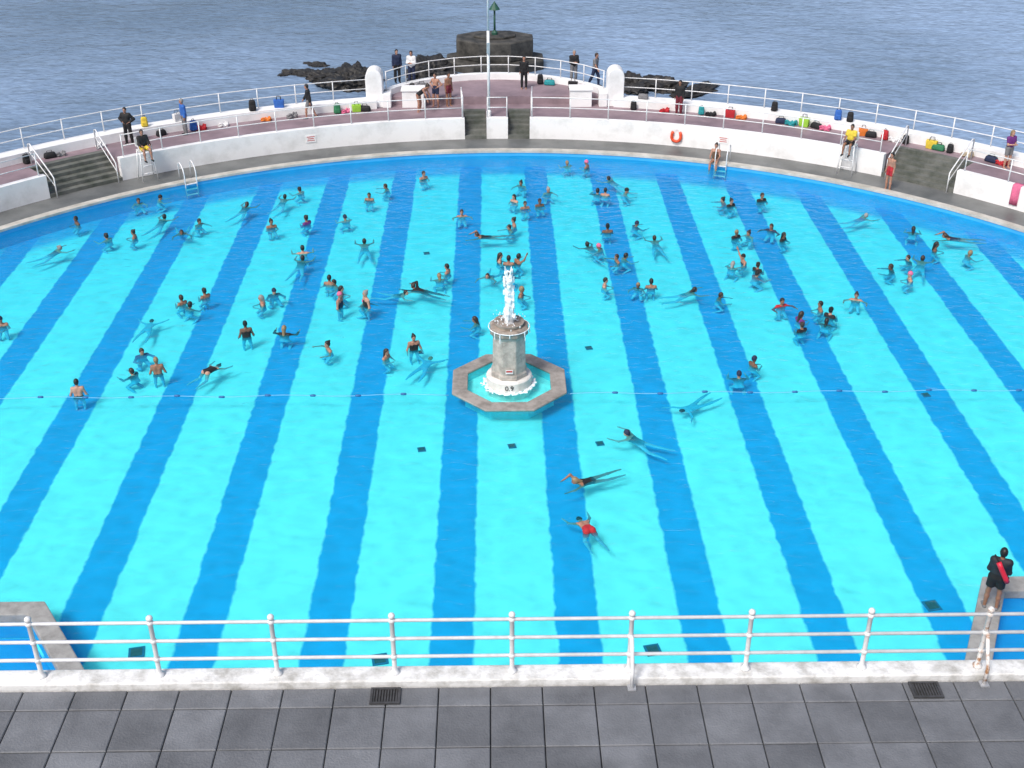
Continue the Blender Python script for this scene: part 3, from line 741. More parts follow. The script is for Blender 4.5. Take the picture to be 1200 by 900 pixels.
# stone side ledges by the building
def ledge(label, pts, w2=.29):
    pts = [Vector(p) for p in pts]; n = len(pts)
    def outline(w2):
        L_, R_ = [], []
        for i, p in enumerate(pts):
            d0 = (pts[i]-pts[i-1]).normalized() if i else (pts[1]-pts[0]).normalized()
            d1 = (pts[i+1]-pts[i]).normalized() if i < n-1 else d0
            m = (d0+d1).normalized(); nn = Vector((-m.y, m.x)); k = w2/max(.4, nn.dot(Vector((-d0.y, d0.x))))
            L_.append(p+nn*k); R_.append(p-nn*k)
        poly = [tuple(q) for q in L_]+[tuple(q) for q in R_[::-1]]
        a = sum(poly[i][0]*poly[(i+1) % len(poly)][1]-poly[(i+1) % len(poly)][0]*poly[i][1] for i in range(len(poly)))
        return poly[::-1] if a < 0 else poly
    o = empty('stone_ledge', (pts[1].x, pts[1].y, FLOOR)); tag(o, label, 'ledge'); off = tuple(o.location)
    bevel(MB().prism(outline(w2), -.02, .24).build('ledge_top', LEDGEB, o, off=off), .03)
    MB().prism(outline(w2-.03), FLOOR, -.025).build('ledge_base', POOLW, o, off=off)
ledge('low grey pool wall at the lower left corner beside the near railing', [(-27, 23.35), (-11.7, 23.35), (-9.6, 20.3), (-9.6, 14.2)], .25)
ledge('low grey pool wall at the lower right corner under the red tube lifeguard', [(27, 23.9), (12.0, 23.9), (10.3, 20.4), (10.3, 14.2)], .29)
for x0 in (-1, 1):
    y1 = 23.1 if x0 < 0 else 23.7
    if x0 > 0: pts = [(10.4, 14.3, FLOOR+.02), (25, 14.3, FLOOR+.02), (25, y1, FLOOR+.02), (12.2, y1, FLOOR+.02), (10.4, 20.2, FLOOR+.02)]
    else: pts = [(-25, 14.3, FLOOR+.02), (-9.8, 14.3, FLOOR+.02), (-9.8, 20.2, FLOOR+.02), (-11.9, y1, FLOOR+.02), (-25, y1, FLOOR+.02)]
    tag(MB().add(pts, [(0, 1, 2, 3, 4)]).build('side_pool_floor', SIDEP), kind='structure')

# dark drain plates on the pool floor
DR2 = M('dark_drain_plate', (.015, .12, .26), .7)
ORD = ['first', 'second', 'third', 'fourth', 'fifth', 'sixth', 'seventh', 'eighth', 'ninth', 'tenth', 'eleventh', 'twelfth', 'thirteenth', 'fourteenth', 'fifteenth', 'sixteenth', 'seventeenth', 'eighteenth', 'nineteenth', 'twentieth',
       'twenty-first', 'twenty-second', 'twenty-third', 'twenty-fourth', 'twenty-fifth', 'twenty-sixth', 'twenty-seventh', 'twenty-eighth', 'twenty-ninth', 'thirtieth']
dl = [('small dark floor plate under the water left below the fountain', 494, 527), ('small dark floor plate under the water straight below the fountain', 600, 523), ('small dark floor plate under the water right below the fountain', 703, 520),
      ('dark floor plate underwater near the railing right of centre', 765, 762), ('dark floor plate underwater near the railing left of centre', 445, 773), ('dark floor plate underwater far right on the rope line', 1085, 463),
      ('dark floor plate underwater near the right corner ledge', 1092, 710), ('dark floor plate underwater up left of the fountain', 500, 297), ('dark floor plate underwater up right of the fountain', 690, 408), ('dark floor plate underwater close left of the fountain', 492, 413),
      ('dark floor plate underwater near the left corner ledge', 160, 765)]
for lb, px, py in dl:
    p = P(px, py, FLOOR+.01); o = empty('floor_drain', p, .2); tag(o, lb, 'drain', 'drain plates on the pool floor')
    big = .38 if py > 700 else .24
    MB().box((0, 0, .01), (big, big, .02)).build('plate', DR2, o)
    MB().box((0, 0, .026), (big*.7, big*.7, .012)).build('cover', GRATE, o)

# ------------------------------------------------------------------ near railing
KX = [-.245+1.665*k for k in range(-6, 7)]
nr = empty('terrace_railing', (KX[0], 13.07, KZ)); tag(nr, 'white three rail pipe railing along the near terrace edge', 'railing')
hts = (.30, .63, .96)
def nearpost():
    b = MB().lathe([(.07, 0), (.07, .03), (.045, .05), (.034, .09), (.034, 1.02), (.045, 1.03)], n=12)
    b.ball((0, 0, 1.04), .05, 12)
    for z in hts: b.ball((0, 0, z), .052, 12, .95)
    return b.mesh('post', True)
pm = nearpost(); pm2 = pm.copy()
for k, x in enumerate(KX):
    q = link('post', pm2 if k == 10 else pm, RUST if k == 10 else RAILW, nr); q.location = (x-KX[0], 0, 0)
    if k == 10: q['label'] = 'rust streaked post'
for z in hts: MB().tube([(-1, 0, z), (0, 0, z), (KX[-1]-KX[0]+1, 0, z)], .026, 10).build('rail', RAILW, nr, True)
for k in (7, 10):
    x = KX[k]-KX[0]
    MB().tube([(x+.02, -.27, -.095), (x+.02, -.27, .2), (x+.01, -.05, .66)], .028, 8).build('stay', RUST if k == 10 else RAILW, nr, True)
    MB().box((x+.02, -.27, -.085), (.12, .12, .02)).build('stay_foot', GALV, nr)
for lb, px, py in (('dark iron drain grate in the slabs left of centre', 452, 813), ('dark iron drain grate in the slabs near the right end', 1082, 803)):
    p = P(px, py, TERR); p.y = min(p.y, 12.69); o = empty('drain_grate', (p.x, p.y, TERR+.006)); tag(o, lb, 'drain grate'); o.scale = (.92, .82, 1)
    b = MB()
    for y in (-.17, .17): b.box((0, y, .014), (.46, .04, .028))
    for x in (-.21, .21): b.box((x, 0, .0135), (.04, .30, .027))
    b.build('frame', GRATE, o)
    b = MB()
    for i in range(9): b.box((-.17+i*.0425, 0, .010), (.022, .296, .018))
    b.build('bars', GRATE, o)
    MB().box((0, 0, -.001), (.42, .32, .004)).build('pit', BED, o)

# ------------------------------------------------------------------ sea rocks and beacon
def rock(label, px, py, sx, sy, sz, seed):
    bm = bmesh.new(); bmesh.ops.create_icosphere(bm, subdivisions=5, radius=1)
    for v in bm.verts:
        q = v.co.copy(); d = 1+.42*mnoise.noise(q*1.3+Vector((seed*3.1, 0, 0)))+.30*mnoise.noise(q*3.2+Vector((0, seed*2.3, 0)))+.16*mnoise.noise(q*8)+.07*mnoise.noise(q*19)
        d = round(d*11)/11*.45+d*.55
        v.co = Vector((q.x*sx*d, q.y*sy*d, q.z*sz*d))
    me = bpy.data.meshes.new('rock'); bm.to_mesh(me); bm.free()
    o = link('rock', me, ROCK); p = P(px, py, -4.0); o.location = (p.x, p.y, -4.1); o.rotation_euler = (0, 0, seed); tag(o, label, 'rock')
rock('large dark sea rock just left of the left white pier', 415, 98, 2.1, 1.7, 1.15, 1)
rock('jagged dark sea rock in the middle of the left cluster', 384, 92, 1.7, 1.4, .7, 2)
rock('flat dark sea rock at the left tip of the left cluster', 352, 86, 1.4, .8, .35, 3)
rock('tiny outlying sea rock left of the left cluster', 332, 88, .7, .45, .18, 4)
rock('small sea rock at the back of the left cluster', 370, 76, .9, .6, .28, 9)
rock('dark sea rock just right of the right white pier', 740, 102, 1.9, 1.2, .85, 5)
rock('dark sea rock in the middle of the right cluster', 773, 104, 1.7, 1.1, .7, 6)
rock('low dark sea rock at the right tip of the right cluster', 816, 108, 2.0, .9, .45, 7)
rock('dark sea rock at the left foot of the stone beacon platform', 504, 90, 2.2, 1.7, 1.3, 8)
bp_ = P(580, 84, -4.0)
bs = empty('stone_platform', (bp_.x, bp_.y+1.5, -4.6)); tag(bs, 'dark stone two tier octagonal platform out in the sea under the green beacon', 'platform')
def rough_oct(rx, ry, c):
    ph = math.pi/8
    return [(c[0]+rx*math.cos(ph+k*math.pi/4), c[1]+ry*math.sin(ph+k*math.pi/4)) for k in range(8)]
bevel(MB().prism(rough_oct(3.75, 2.6, (0, 0)), 0, 1.25).build('lower_tier', BLOCK, bs), .1)
bevel(MB().prism(rough_oct(2.95, 2.0, (0, .3)), 1.25, 2.6).build('upper_tier', BLOCK, bs), .08)
bevel(MB().prism(rough_oct(1.6, 1.1, (0, .5)), 2.6, 2.75).build('top_slab', BLOCK, bs), .04)
bc = empty('beacon', (bp_.x, bp_.y+1.9, -1.85)); tag(bc, 'green navigation beacon with cone topmark standing on the stone platform', 'beacon')
MB().tube([(0, 0, 0), (0, 0, 1.75)], .08, 8, .065).build('post', GREENP, bc, True)
MB().lathe([(.40, 1.75), (.02, 2.3)], n=14).build('topmark', GREENP, bc)
MB().lathe([(.22, 0), (.22, .15), (.1, .3)], n=10).build('foot', GREENP, bc)

# ------------------------------------------------------------------ poolside furniture
def pool_ladder(label, px):
    a = phi_px(px, 27.7, .26); o = empty('pool_ladder', pol(27.9, a, .26), -rad(a)); tag(o, label, 'ladder')
    for s in (-.27, .27):
        MB().tube([(s, .25, -.06), (s, .25, .55), (s, .18, .72), (s, .0, .80), (s, -.2, .76), (s, -.42, .6), (s, -.5, .4), (s, -.5, -.75)], .026, 8).build('rail', RAILW, o, True)
    for z in (.0, -.25, -.5): MB().box((0, -.5, z-.1), (.54, .09, .03)).build('rung', RAILW, o)
pool_ladder('white pool ladder at the far edge below the left terrace wall', 221)
pool_ladder('white pool ladder at the far edge below the lifebuoy', 846)
def guard_chair(label, px, py):
    p = P(px, py, .2); a = math.degrees(math.atan2(p.x, p.y-CY)); o = empty('lifeguard_chair', pol(29.0, a, .2), rad(180)-rad(a)); tag(o, label, 'lifeguard chair')
    for sx in (-1, 1):
        for sy in (-1, 1):
            MB().tube([(.36*sx, .30*sy+.0, 0), (.27*sx, .2*sy, 1.35)], .026, 8).build('leg', RAILW, o, True)
    for z in (.35, .7, 1.05): MB().tube([(-.33+.03*z, .28-.07*z, z), (.33-.03*z, .28-.07*z, z)], .02, 7).build('rung', RAILW, o, True)
    bevel(MB().box((0, 0, 1.37), (.6, .46, .05)).build('seat', RAILW, o), .01)
    bevel(MB().box((0, -.24, 1.72), (.58, .04, .4)).build('backrest', RAILW, o), .01)
    for s in (-1, 1): MB().tube([(.3*s, -.24, 1.6), (.3*s, .2, 1.6), (.3*s, .2, 1.38)], .018, 7).build('armrest', RAILW, o, True)
    return o
gc1 = guard_chair('white lifeguard high chair beside the left stairs', 166, 203)
gc2 = guard_chair('white lifeguard high chair beside the right stairs', 1000, 195)
a = phi_px(793, 29.45, .85)
lb_ = empty('lifebuoy', pol(29.37, a, .68), -rad(a)); tag(lb_, 'orange red open horseshoe lifebuoy hanging on the right terrace wall', 'lifebuoy'); lb_.scale = (.85, .85, .85)
arcp = [(-.20, 0, .30), (-.25, 0, .18)]+[(.26*math.cos(q), 0, .26*math.sin(q)) for q in [rad(180+180*k/16) for k in range(17)]]+[(.25, 0, .18), (.20, 0, .30)]
MB().tube(arcp, .085, 10).build('float_ring', BUOYR, lb_, True)
MB().tube([(-.12, -.02, .40), (0, .04, .46), (.12, -.02, .40)], .012, 6).build('hanging_cord', RAILW, lb_, True)
for lb, px in (('small red lettered notice on the left terrace wall', 364), ('small red lettered notice on the right terrace wall', 848)):
    a = phi_px(px, 29.45, .85); o = empty('wall_notice', pol(29.435, a, .65), -rad(a)); tag(o, lb, 'sign')
    MB().box((0, 0, .1), (.5, .02, .36)).build('panel', WHITE, o)
    for z, wd in ((.20, .38), (.11, .30), (.02, .36)): MB().box((0, -.014, z), (wd, .008, .03)).build('print_line', REDS, o)

# bags and towels along the parapets
BM = {}
def bagmesh(k):
    if k in BM: return BM[k]
    if k == 'rucksack':
        r = [('body', rbox(.34, .24, .48, .09, .8)), ('pocket', None), ('strap', None)]
        m1 = rbox(.25, .10, .22, .035, .9, .05); m1.transform(Matrix.Translation((0, -.14, 0))); r[1] = ('pocket', m1)
        r[2] = ('strap', MB().tube([(-.06, .0, .46), (-.05, .0, .54), (.05, .0, .54), (.06, .0, .46)], .014, 6).mesh('strap', True))
    elif k == 'holdall':
        r = [('body', rbox(.58, .30, .30, .11, .82)), ('handle', MB().tube([(-.12, -.06, .27), (-.1, -.03, .40), (.1, -.03, .40), (.12, -.06, .27)], .014, 6).mesh('handle', True)),
             ('handle', MB().tube([(-.12, .06, .27), (-.1, .03, .38), (.1, .03, .38), (.12, .06, .27)], .014, 6).mesh('handle', True)), ('zip', MB().box((0, 0, .302), (.38, .02, .01)).mesh('zip'))]
    elif k == 'shopping bag':
        r = [('body', rbox(.42, .18, .40, .03, 1.12)), ('handle', MB().tube([(-.1, -.08, .38), (-.08, -.06, .56), (.08, -.06, .56), (.1, -.08, .38)], .012, 6).mesh('handle', True)),
             ('handle', MB().tube([(-.1, .08, .38), (-.08, .06, .55), (.08, .06, .55), (.1, .08, .38)], .012, 6).mesh('handle', True))]
    else:
        g = random.Random(5); pr = []
        for i in range(14):
            x, y = g.uniform(-.24, .24), g.uniform(-.13, .13)
            pr.append(cap((x, y, .03), (x+g.uniform(-.16, .16), y+g.uniform(-.1, .1), .05+g.uniform(0, .16)), .05, .045, 't', .03))
        r = [('cloth', solid(pr, .02, 'towel'))]
    BM[k] = r; return r
bags_l = [(33, 'black', 'rucksack'), (60, 'black', 'holdall'), (72, 'grey', 'towel'), (118, 'white', 'towel'), (176, 'yellow', 'rucksack'), (190, 'black', 'holdall'), (214, 'white', 'shopping bag'), (228, 'blue', 'rucksack'), (236, 'red', 'towel'),
          (262, 'white', 'towel'), (300, 'black', 'rucksack'), (312, 'orange', 'towel'), (331, 'blue', 'shopping bag'), (342, 'grey', 'towel'), (396, 'green', 'rucksack'), (405, 'pink', 'towel'), (418, 'lime', 'shopping bag'), (428, 'black', 'holdall')]
bags_r = [(742, 'black', 'rucksack'), (752, 'grey', 'holdall'), (778, 'red', 'towel'), (821, 'teal', 'rucksack'), (832, 'black', 'towel'), (855, 'red', 'shopping bag'), (868, 'orange', 'towel'), (903, 'black', 'rucksack'), (914, 'navy', 'holdall'), (926, 'teal', 'towel'),
          (941, 'lime', 'shopping bag'), (956, 'black', 'holdall'), (966, 'pink', 'towel'), (976, 'blue', 'rucksack'), (990, 'black', 'rucksack'), (1010, 'orange', 'shopping bag'), (1020, 'black', 'holdall'), (1036, 'red', 'rucksack'), (1047, 'white', 'towel'), (1060, 'black', 'rucksack'),
          (1090, 'yellow', 'shopping bag'), (1098, 'green', 'holdall'), (1112, 'black', 'rucksack'), (1132, 'beige', 'towel'), (1160, 'navy', 'holdall'), (1172, 'red', 'towel')]
bags_c = [(452, 'black', 'rucksack'), (462, 'red', 'towel'), (476, 'grey', 'holdall'), (640, 'black', 'rucksack'), (655, 'teal', 'holdall'), (692, 'black', 'shopping bag'), (702, 'pink', 'towel')]
def place_bag(lb, k, c, p, rz, grp):
    o = empty(k.replace(' ', '_'), p, rz); tag(o, lb, k.split()[-1], grp); s = rnd.uniform(.9, 1.12); o.scale = (s, s, s*rnd.uniform(.85, 1.05))
    for i, (nm, me) in enumerate(bagmesh(k)):
        link(nm, me, cloth(c) if nm in ('body', 'cloth', 'pocket') else cloth('grey' if c == 'black' else 'black'), o, True)
for lst, side in ((bags_l, 'left'), (bags_r, 'right')):
    for i, (px, c, k) in enumerate(lst):
        a = phi_px(px, 31.7, TZ)
        onp = rnd.random() < .3 and k != 'towel'
        place_bag('%s %s by the sea parapet, %s item from the left along the %s terrace' % (c, k, ORD[i], side), k, c, pol(32.25 if onp else 31.78, a, PZ if onp else TZ), -rad(a)+rnd.uniform(-.4, .4), 'bags and towels left along the %s terrace' % side)
for i, (px, c, k) in enumerate(bags_c):
    p = P(px, 97 if px < 500 or px > 660 else 93, BZ); p.y = max(p.y, yf+.3)
    d = (p.xy-Vector((bx_, by_)))
    if d.length > 6.2: q = Vector((bx_, by_))+d*(6.2/d.length); p.x, p.y = q
    place_bag('%s %s on the raised central bastion, %s item from the left there' % (c, k, ORD[i]), k, c, p, rnd.uniform(-.5, .5), 'bags left on the central bastion')
a = phi_px(1194, 29.6, WZ)
b = MB(); vs = []; fs = []
for i in range(9):
    for j, (r, z) in enumerate(((29.40, WZ-.85), (29.41, WZ-.5), (29.42, WZ-.1), (29.45, WZ+.03), (29.60, WZ+.04), (29.77, WZ+.03), (29.79, WZ-.06))):
        vs.append(pol(r-.012*math.sin(i*1.7+j*.4)*(1 if j < 3 else 0), a-.35+i*.0875, z))
for i in range(8):
    for j in range(6): fs.append((i*7+j, (i+1)*7+j, (i+1)*7+j+1, i*7+j+1))
o = b.add(vs, fs).build('towel', cloth('pink'), None, True); tag(o, 'pink towel hung over the white wall at the far right edge', 'towel')
m_ = o.modifiers.new('thick', 'SOLIDIFY'); m_.thickness = .012

# ------------------------------------------------------------------ swimmers
SW = [
(665,190,'tread'),(688,192,'fold'),(160,232,'tread'),(187,230,'tread'),(91,258,'fold'),(190,254,'breast'),(126,276,'tread'),(158,274,'fold'),(65,290,'breast'),(213,268,'breast'),(233,258,'tread'),
(287,239,'breast'),(318,262,'fold'),(332,230,'breast'),(352,221,'tread'),(405,254,'tread'),(433,230,'fold'),(453,217,'tread'),(496,205,'fold'),(360,258,'fold'),(355,293,'arms'),(353,303,'breast'),(427,283,'breast'),
(541,249,'arms'),(566,273,'crawl'),(603,260,'fold'),(598,265,'tread'),(615,240,'fold'),(632,237,'fold'),(611,213,'tread'),(642,221,'tread'),(603,232,'fold'),(700,223,'tread'),(709,225,'fold'),(733,222,'tread'),(717,208,'breast'),
(745,261,'tread'),(712,268,'fold'),(692,286,'breast'),(703,288,'tread'),(724,302,'arms'),(732,299,'tread'),(768,279,'breast'),
(848,233,'tread'),(856,237,'fold'),(892,231,'fold'),(862,274,'fold'),(878,272,'tread'),(904,266,'arms'),(917,277,'fold'),(872,304,'reach'),(858,309,'tread'),(887,313,'fold'),(886,320,'tread'),
(1010,251,'breast'),(1070,268,'tread'),(1115,275,'crawl'),(1095,289,'fold'),(1135,296,'tread'),(1045,312,'tread'),(1067,324,'fold'),(1065,301,'tread'),(1080,303,'breast'),(1003,347,'arms'),
(915,354,'arms'),(962,359,'fold'),(972,367,'fold'),(968,376,'tread'),(937,372,'fold'),(940,384,'fold'),
(708,331,'fold'),(748,333,'tread'),(763,333,'fold'),(808,338,'breast'),(843,345,'tread'),
(585,302,'fold'),(596,306,'fold'),(606,304,'reach'),(515,323,'tread'),(525,315,'fold'),(573,319,'breast'),(598,320,'tread'),(610,342,'fold'),(558,374,'tread'),
(490,335,'crawl'),(399,341,'fold'),(386,329,'fold'),(398,355,'stand'),(393,330,'tread'),(430,354,'stand'),(426,352,'tread'),(321,340,'tread'),(308,352,'fold'),(241,344,'fold'),(214,352,'fold'),(222,357,'tread'),(470,340,'breast'),
(289,390,'stand'),(333,388,'arms'),(386,405,'arms'),(452,415,'fold'),(485,405,'stand'),(500,416,'under'),
(166,411,'tread'),(156,435,'tread'),(185,433,'stand'),(247,429,'tuck'),(92,459,'stand'),(2,377,'fold'),
(882,424,'fold'),(866,439,'tread'),(808,468,'under'),(742,508,'breast'),(684,560,'crawl'),(686,612,'tuck'),(174,372,'under')]
HEAD = {(742, 508): 60, (684, 560): 115, (686, 612): 20, (92, 459): 10, (185, 433): 15, (333, 388): -10, (289, 390): 20, (485, 405): 200, (490, 335): 60, (566, 273): 92, (1115, 275): 80, (808, 468): 130, (1003, 347): 160, (915, 354): 200}
LOOK = {(684, 560): ('black', 'swimsuit'), (686, 612): ('red', 'swim_trunks'), (742, 508): ('black', 'swimsuit'), (92, 459): ('black', 'swim_trunks'), (185, 433): ('black', 'bikini'), (289, 390): ('black', 'swimsuit'), (485, 405): ('black', 'swimsuit'),
        (156, 435): ('black', 'wetsuit'), (490, 335): ('black', 'wetsuit'), (430, 354): ('black', 'swimsuit'), (398, 355): ('navy', 'swimsuit'), (606, 304): ('black', 'swimsuit'), (596, 306): ('black', 'swimsuit'), (585, 302): ('navy', 'swimsuit')}
rec = []
for (px, py, ps) in SW:
    q = P(px, py+4, 0); fx = P(px, py, FLOOR)
    d = math.hypot(q.x, q.y-CY)
    if d > RP-.6:
        f_ = (RP-.6)/d; q.x *= f_; q.y = CY+(q.y-CY)*f_; pxx, pyy = proj(q); fx = P(pxx, pyy, FLOOR)
    cidx = math.floor(fx.x/PER); cc = (cidx+.5)*PER
    side = 'left' if fx.x < 0 else 'right'
    if abs(fx.x-cc) < .54: lane = 'on %s blue stripe %s of fountain' % (ORD[int(abs(fx.x)//PER)], side)
    else:
        k = round(fx.x/PER)
        lane = 'in centre pale lane' if k == 0 else 'in %s pale lane %s of fountain' % (ORD[abs(k)-1], side)
    rec.append([px, py, ps, q, lane])
from collections import defaultdict
lanes = defaultdict(list)
for r in rec: lanes[r[4]].append(r)
for ln, rs in lanes.items():
    rs.sort(key=lambda r: -r[3].y)
    for i, r in enumerate(rs): r.append(ORD[i])
for px, py, ps, q, lane, rk in rec:
    sk = rnd.choice([0, 1, 1, 2, 2, 2, 3]); hs = rnd.choice(['short', 'short', 'bun', 'long'])
    hr_ = rnd.choice(['black-haired']*6+['brown-haired']*5+['fair-haired', 'grey-haired'])
    hat = rnd.choice([None]*14+['black', 'pink', 'navy'])
    c, g = LOOK.get((px, py), (rnd.choice(['black']*8+['navy']*3+['red', 'purple']), rnd.choice(['swimsuit']*5+['swim_trunks']*2+['wetsuit']*2+['bikini'])))
    if g == 'swim_trunks': hs = 'short'
    hd = HEAD.get((px, py), rnd.uniform(0, 360))
    word = {'swimsuit': 'swimsuit', 'swim_trunks': 'trunks', 'wetsuit': 'wetsuit', 'bikini': 'bikini'}[g]
    label = 'person in %s %s %s, %s from far wall %s' % (c, word, WORD[ps], rk, lane)
    person(label, q, rad(hd), ps, SKIN[sk], hr_, hs, [(g, c)], .02, rnd.uniform(.90, 1.0), 'swimmers in the pool', hat)

# ------------------------------------------------------------------ people on the deck
POSES['standing'] = sym(dict(pel=(0, 0, .93), up=(0, .01, 1), fw=(0, 1, 0), aR=((.14, -.03, -1), (.06, .18, -1)), lR=((.05, .02, -1), (.0, -.03, -1))))
POSES['strolling'] = dict(pel=(0, 0, .91), up=(0, .05, 1), fw=(0, 1, 0), aR=((.12, .35, -1), (.0, .6, -.9)), aL=((-.14, -.35, -1), (-.05, .0, -1)), lR=((.04, -.3, -1), (.0, -.5, -1)), lL=((-.05, .35, -1), (-.0, .05, -1)))
POSES['akimbo'] = sym(dict(pel=(0, 0, .93), up=(0, .0, 1), fw=(0, 1, 0), aR=((.62, -.25, -.75), (-.62, .45, -.45)), lR=((.1, .02, -1), (.03, -.03, -1))))
POSES['crossed'] = sym(dict(pel=(0, 0, .93), up=(0, -.01, 1), fw=(0, 1, 0), aR=((.15, .25, -.95), (-.75, .65, .12)), lR=((.07, .02, -1), (.0, -.02, -1))))
POSES['bending'] = sym(dict(pel=(0, -.12, .88), up=(0, .75, .65), fw=(0, .65, -.75), hf=(0, .8, -.5), hu=(0, .5, .8), aR=((.1, .45, -.9), (-.05, .3, -1)), lR=((.08, .15, -1), (.0, -.12, -1), (0, 1, 0))))
POSES['seated'] = sym(dict(pel=(0, 0, .11), up=(0, -.05, 1), fw=(0, 1, 0), aR=((.2, .4, -.9), (-.15, .95, -.15)), lR=((.14, 1, -.06), (.02, .12, -1))))
POSES['watching'] = dict(pel=(0, 0, .93), up=(.02, .0, 1), fw=(0, 1, 0), hf=(-.15, 1, -.1), aR=((.16, .05, -.98), (-.25, .75, -.3)), aL=((-.16, .1, -.98), (.2, .75, -.4)), lR=((.09, .03, -1), (.02, -.03, -1), (.25, 1, 0)), lL=((-.09, .0, -1), (-.02, -.0, -1), (-.3, 1, 0)))
def deck(label, px, py, z, pose, clothes, skin=1, hair='brown-haired', hs='short', face=180, rmin=None, rmax=None, loc=None):
    p = loc if loc is not None else P(px, py, z)
    if rmin:
        d = p.xy-Vector((0, CY)); r = min(max(d.length, rmin), rmax); d = d.normalized()*r; p = Vector((d.x, CY+d.y, z))
    return person(label, p, rad(face), pose, SKIN[skin], hair, hs, clothes, .02, 1.0)
LG = [('jacket', 'black'), ('trousers', 'black'), ('shoes', 'black')]
deck('person in black standing by the left high chair, arms on hips', 151, 167, TZ, 'akimbo', LG, 1, 'black-haired', 'short', 170, 30.0, 31.5)
deck('seated person in black jacket and yellow shorts on the left high chair', 0, 0, 0, 'seated', [('jacket', 'black'), ('shorts', 'yellow'), ('shoes', 'black')], 1, 'brown-haired', 'short', 0,
     loc=gc1.location+Vector((0, 0, 1.40))).rotation_euler.z = gc1.rotation_euler.z
deck('seated person in yellow shirt and black shorts on the right high chair', 0, 0, 0, 'seated', [('shirt', 'yellow'), ('shorts', 'black'), ('shoes', 'black')], 2, 'black-haired', 'short', 0,
     loc=gc2.location+Vector((0, 0, 1.40))).rotation_euler.z = gc2.rotation_euler.z
deck('person in blue jacket standing at the parapet above the left stairs', 204, 144, TZ, 'standing', [('jacket', 'blue'), ('trousers', 'grey'), ('shoes', 'black')], 1, 'grey-haired', 'short', 120, 30.3, 31.4)
deck('person in black jacket walking along the left terrace with bare shins', 363, 138, TZ, 'strolling', [('jacket', 'black'), ('shorts', 'grey'), ('shoes', 'black')], 1, 'black-haired', 'short', 95, 30.3, 31.4)
deck('person in dark coat standing by the back rail beside the left pier', 466, 96, BZ, 'standing', [('jacket', 'navy'), ('trousers', 'black'), ('shoes', 'black')], 0, 'black-haired', 'long', 200)
deck('person in white jacket standing near the left end of the bastion', 483, 98, BZ, 'crossed', [('jacket', 'white'), ('trousers', 'navy'), ('shoes', 'grey')], 1, 'brown-haired', 'long', 170)
deck('person in black swimsuit drying off left of two bare chested people', 494, 131, TZ, 'bending', [('swimsuit', 'black')], 1, 'brown-haired', 'bun', 250)
deck('bare chested person in navy trunks left of the flagpole', 511, 125, TZ, 'akimbo', [('swim_trunks', 'navy')], 1, 'brown-haired', 'short', 150)
deck('bare chested person in maroon trunks nearest the flagpole', 526, 124, TZ, 'standing', [('swim_trunks', 'maroon')], 2, 'black-haired', 'short', 220)
deck('person in black wetsuit standing in the middle of the central bastion', 614, 104, BZ, 'standing', [('wetsuit', 'black')], 1, 'black-haired', 'short', 180)
deck('person in dark jacket on the bastion left of the right pier', 672, 97, BZ, 'crossed', [('jacket', 'black'), ('trousers', 'grey'), ('shoes', 'black')], 0, 'grey-haired', 'short', 190)
deck('person in grey shirt beside the right white pier', 697, 100, BZ, 'strolling', [('shirt', 'grey'), ('trousers', 'navy'), ('shoes', 'black')], 1, 'brown-haired', 'short', 240)
deck('person in black jacket standing on the right terrace by the parapet', 796, 132, TZ, 'standing', [('jacket', 'black'), ('trousers', 'maroon'), ('shoes', 'black')], 2, 'black-haired', 'short', 150, 30.3, 31.5)
deck('person in purple shirt standing at the far right of the terrace', 1187, 192, TZ, 'crossed', [('shirt', 'purple'), ('shorts', 'grey')], 0, 'fair-haired', 'long', 200, 30.2, 31.5)
deck('person in red trunks standing on the right poolside walkway', 1028, 231, .2, 'standing', [('swim_trunks', 'red')], 1, 'black-haired', 'short', 120, 28.0, 29.0)
deck('person in brown swimsuit sitting on the pool edge by the right ladder', 0, 0, 0, 'seated', [('swimsuit', 'brown')], 1, 'brown-haired', 'bun', 0, loc=pol(27.62, phi_px(838, 27.6, .26), .26)).rotation_euler.z = rad(180)-rad(phi_px(838, 27.6, .26))

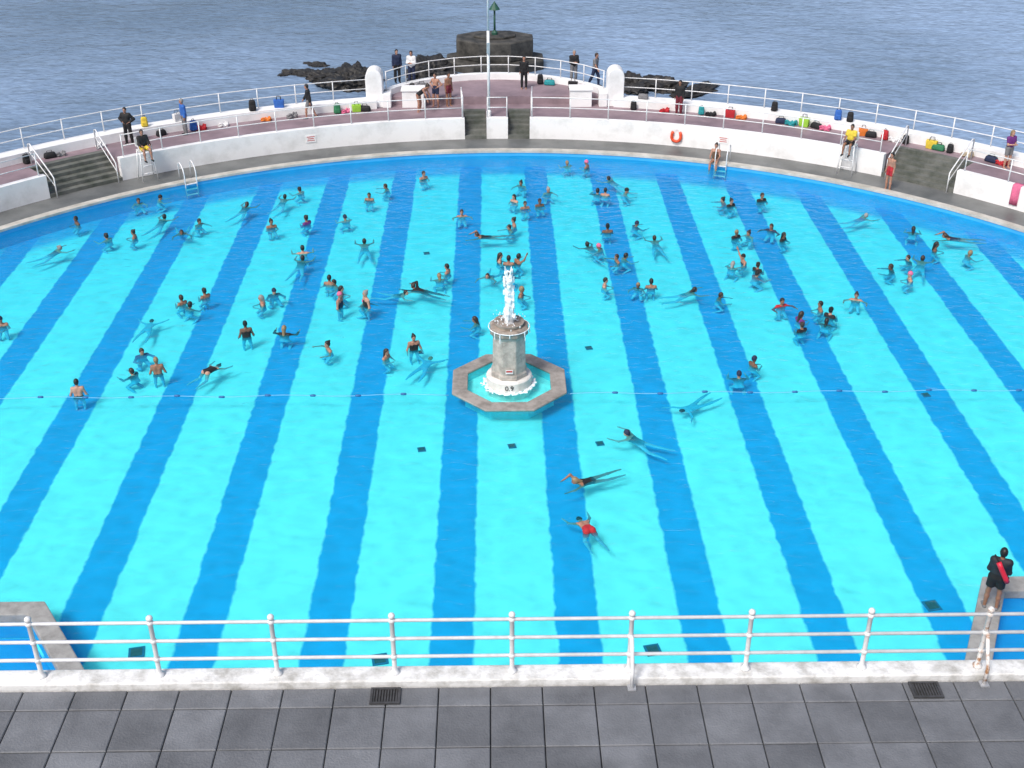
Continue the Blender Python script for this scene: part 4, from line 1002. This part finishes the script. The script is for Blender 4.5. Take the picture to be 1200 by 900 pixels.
# lifeguard at the lower right, back to the camera
lp = P(1160, 712, .24)
e = empty('person', lp, rad(-24)); tag(e, 'person in dark jacket and black shorts with red rescue tube, back turned, lower right', 'person')
e.scale = (1.04,)*3
J = skeleton(POSES['watching'])
link('body', solid(J['prims'], .0105, 'person_body'), SKIN[2], e)
link('hair', hair_mesh(J, 'short', .012), HAIR['black-haired'], e)
for s in (-1, 1): link('eye', eye_mesh(J, s), EYE, e)
link('mouth', mouth_mesh(J), LIP, e)
link('jacket', garment(J, GARM['jacket'][0], .022, .012, 'jacket'), M('lifeguard_jacket', (.022, .026, .036), .7, (.012, .014, .020), 6, .5, 18), e)
link('shorts', garment(J, {'hips': (0, 1), 'thigh': (0, .62)}, .028, .012, 'shorts'), cloth('black'), e)
for s in (-1, 1):
    Jf = dict(J); Jf['prims'] = [p for p in J['prims'] if p['tag'] == 'foot'][0 if s < 0 else 1:][:1]
    link('shoe', garment(Jf, *GARM['shoes'], .012, 'shoe'), cloth('grey'), e)
rt = empty('rescue_tube', lp, rad(-24)); tag(rt, 'red foam rescue tube slung across the back of the lifeguard', 'rescue tube')
MB().tube([(-.06, -.19, 1.50), (.00, -.215, 1.40), (.09, -.22, 1.24), (.17, -.21, 1.10), (.22, -.19, 1.00)], .062, 12).build('foam_tube', REDT, rt, True)
MB().tube([(-.06, -.17, 1.52), (-.12, -.08, 1.55), (-.16, .05, 1.53), (-.13, .15, 1.40), (0, .18, 1.22), (.14, .16, 1.06), (.25, .03, .96), (.24, -.14, .97)], .016, 7).build('strap', cloth('black'), rt, True)

# ------------------------------------------------------------------ light, world, camera
W = bpy.data.worlds.new('World'); scene.world = W; W.use_nodes = True
nt = W.node_tree; bg = nt.nodes['Background']; sky = nt.nodes.new('ShaderNodeTexSky'); sky.sky_type = 'NISHITA'; sky.sun_disc = False
EL, AZ = 52, 215
sky.sun_elevation = rad(EL); sky.sun_rotation = rad(AZ); sky.air_density = 1.0; sky.dust_density = 4.0; sky.ozone_density = 1.0
nt.links.new(sky.outputs['Color'], bg.inputs['Color']); bg.inputs['Strength'].default_value = .15
sl = bpy.data.lights.new('sun', 'SUN'); sl.energy = 2.55; sl.angle = rad(16); sl.color = (1, .97, .93)
so = bpy.data.objects.new('sun', sl); col.objects.link(so); so.rotation_euler = (rad(90-EL), 0, rad(180-AZ)); so.location = (0, 0, 60)
cam = bpy.data.cameras.new('camera'); co = bpy.data.objects.new('camera', cam); col.objects.link(co)
cam.sensor_width = 36; cam.lens = F/1200*36; cam.clip_end = 9000; cam.clip_start = .1
co.location = (CX, 0, H); co.rotation_euler = (rad(90)-TH, 0, -YAW)
scene.camera = co
scene.view_settings.view_transform = 'Standard'; scene.view_settings.look = 'None'; scene.view_settings.exposure = 0
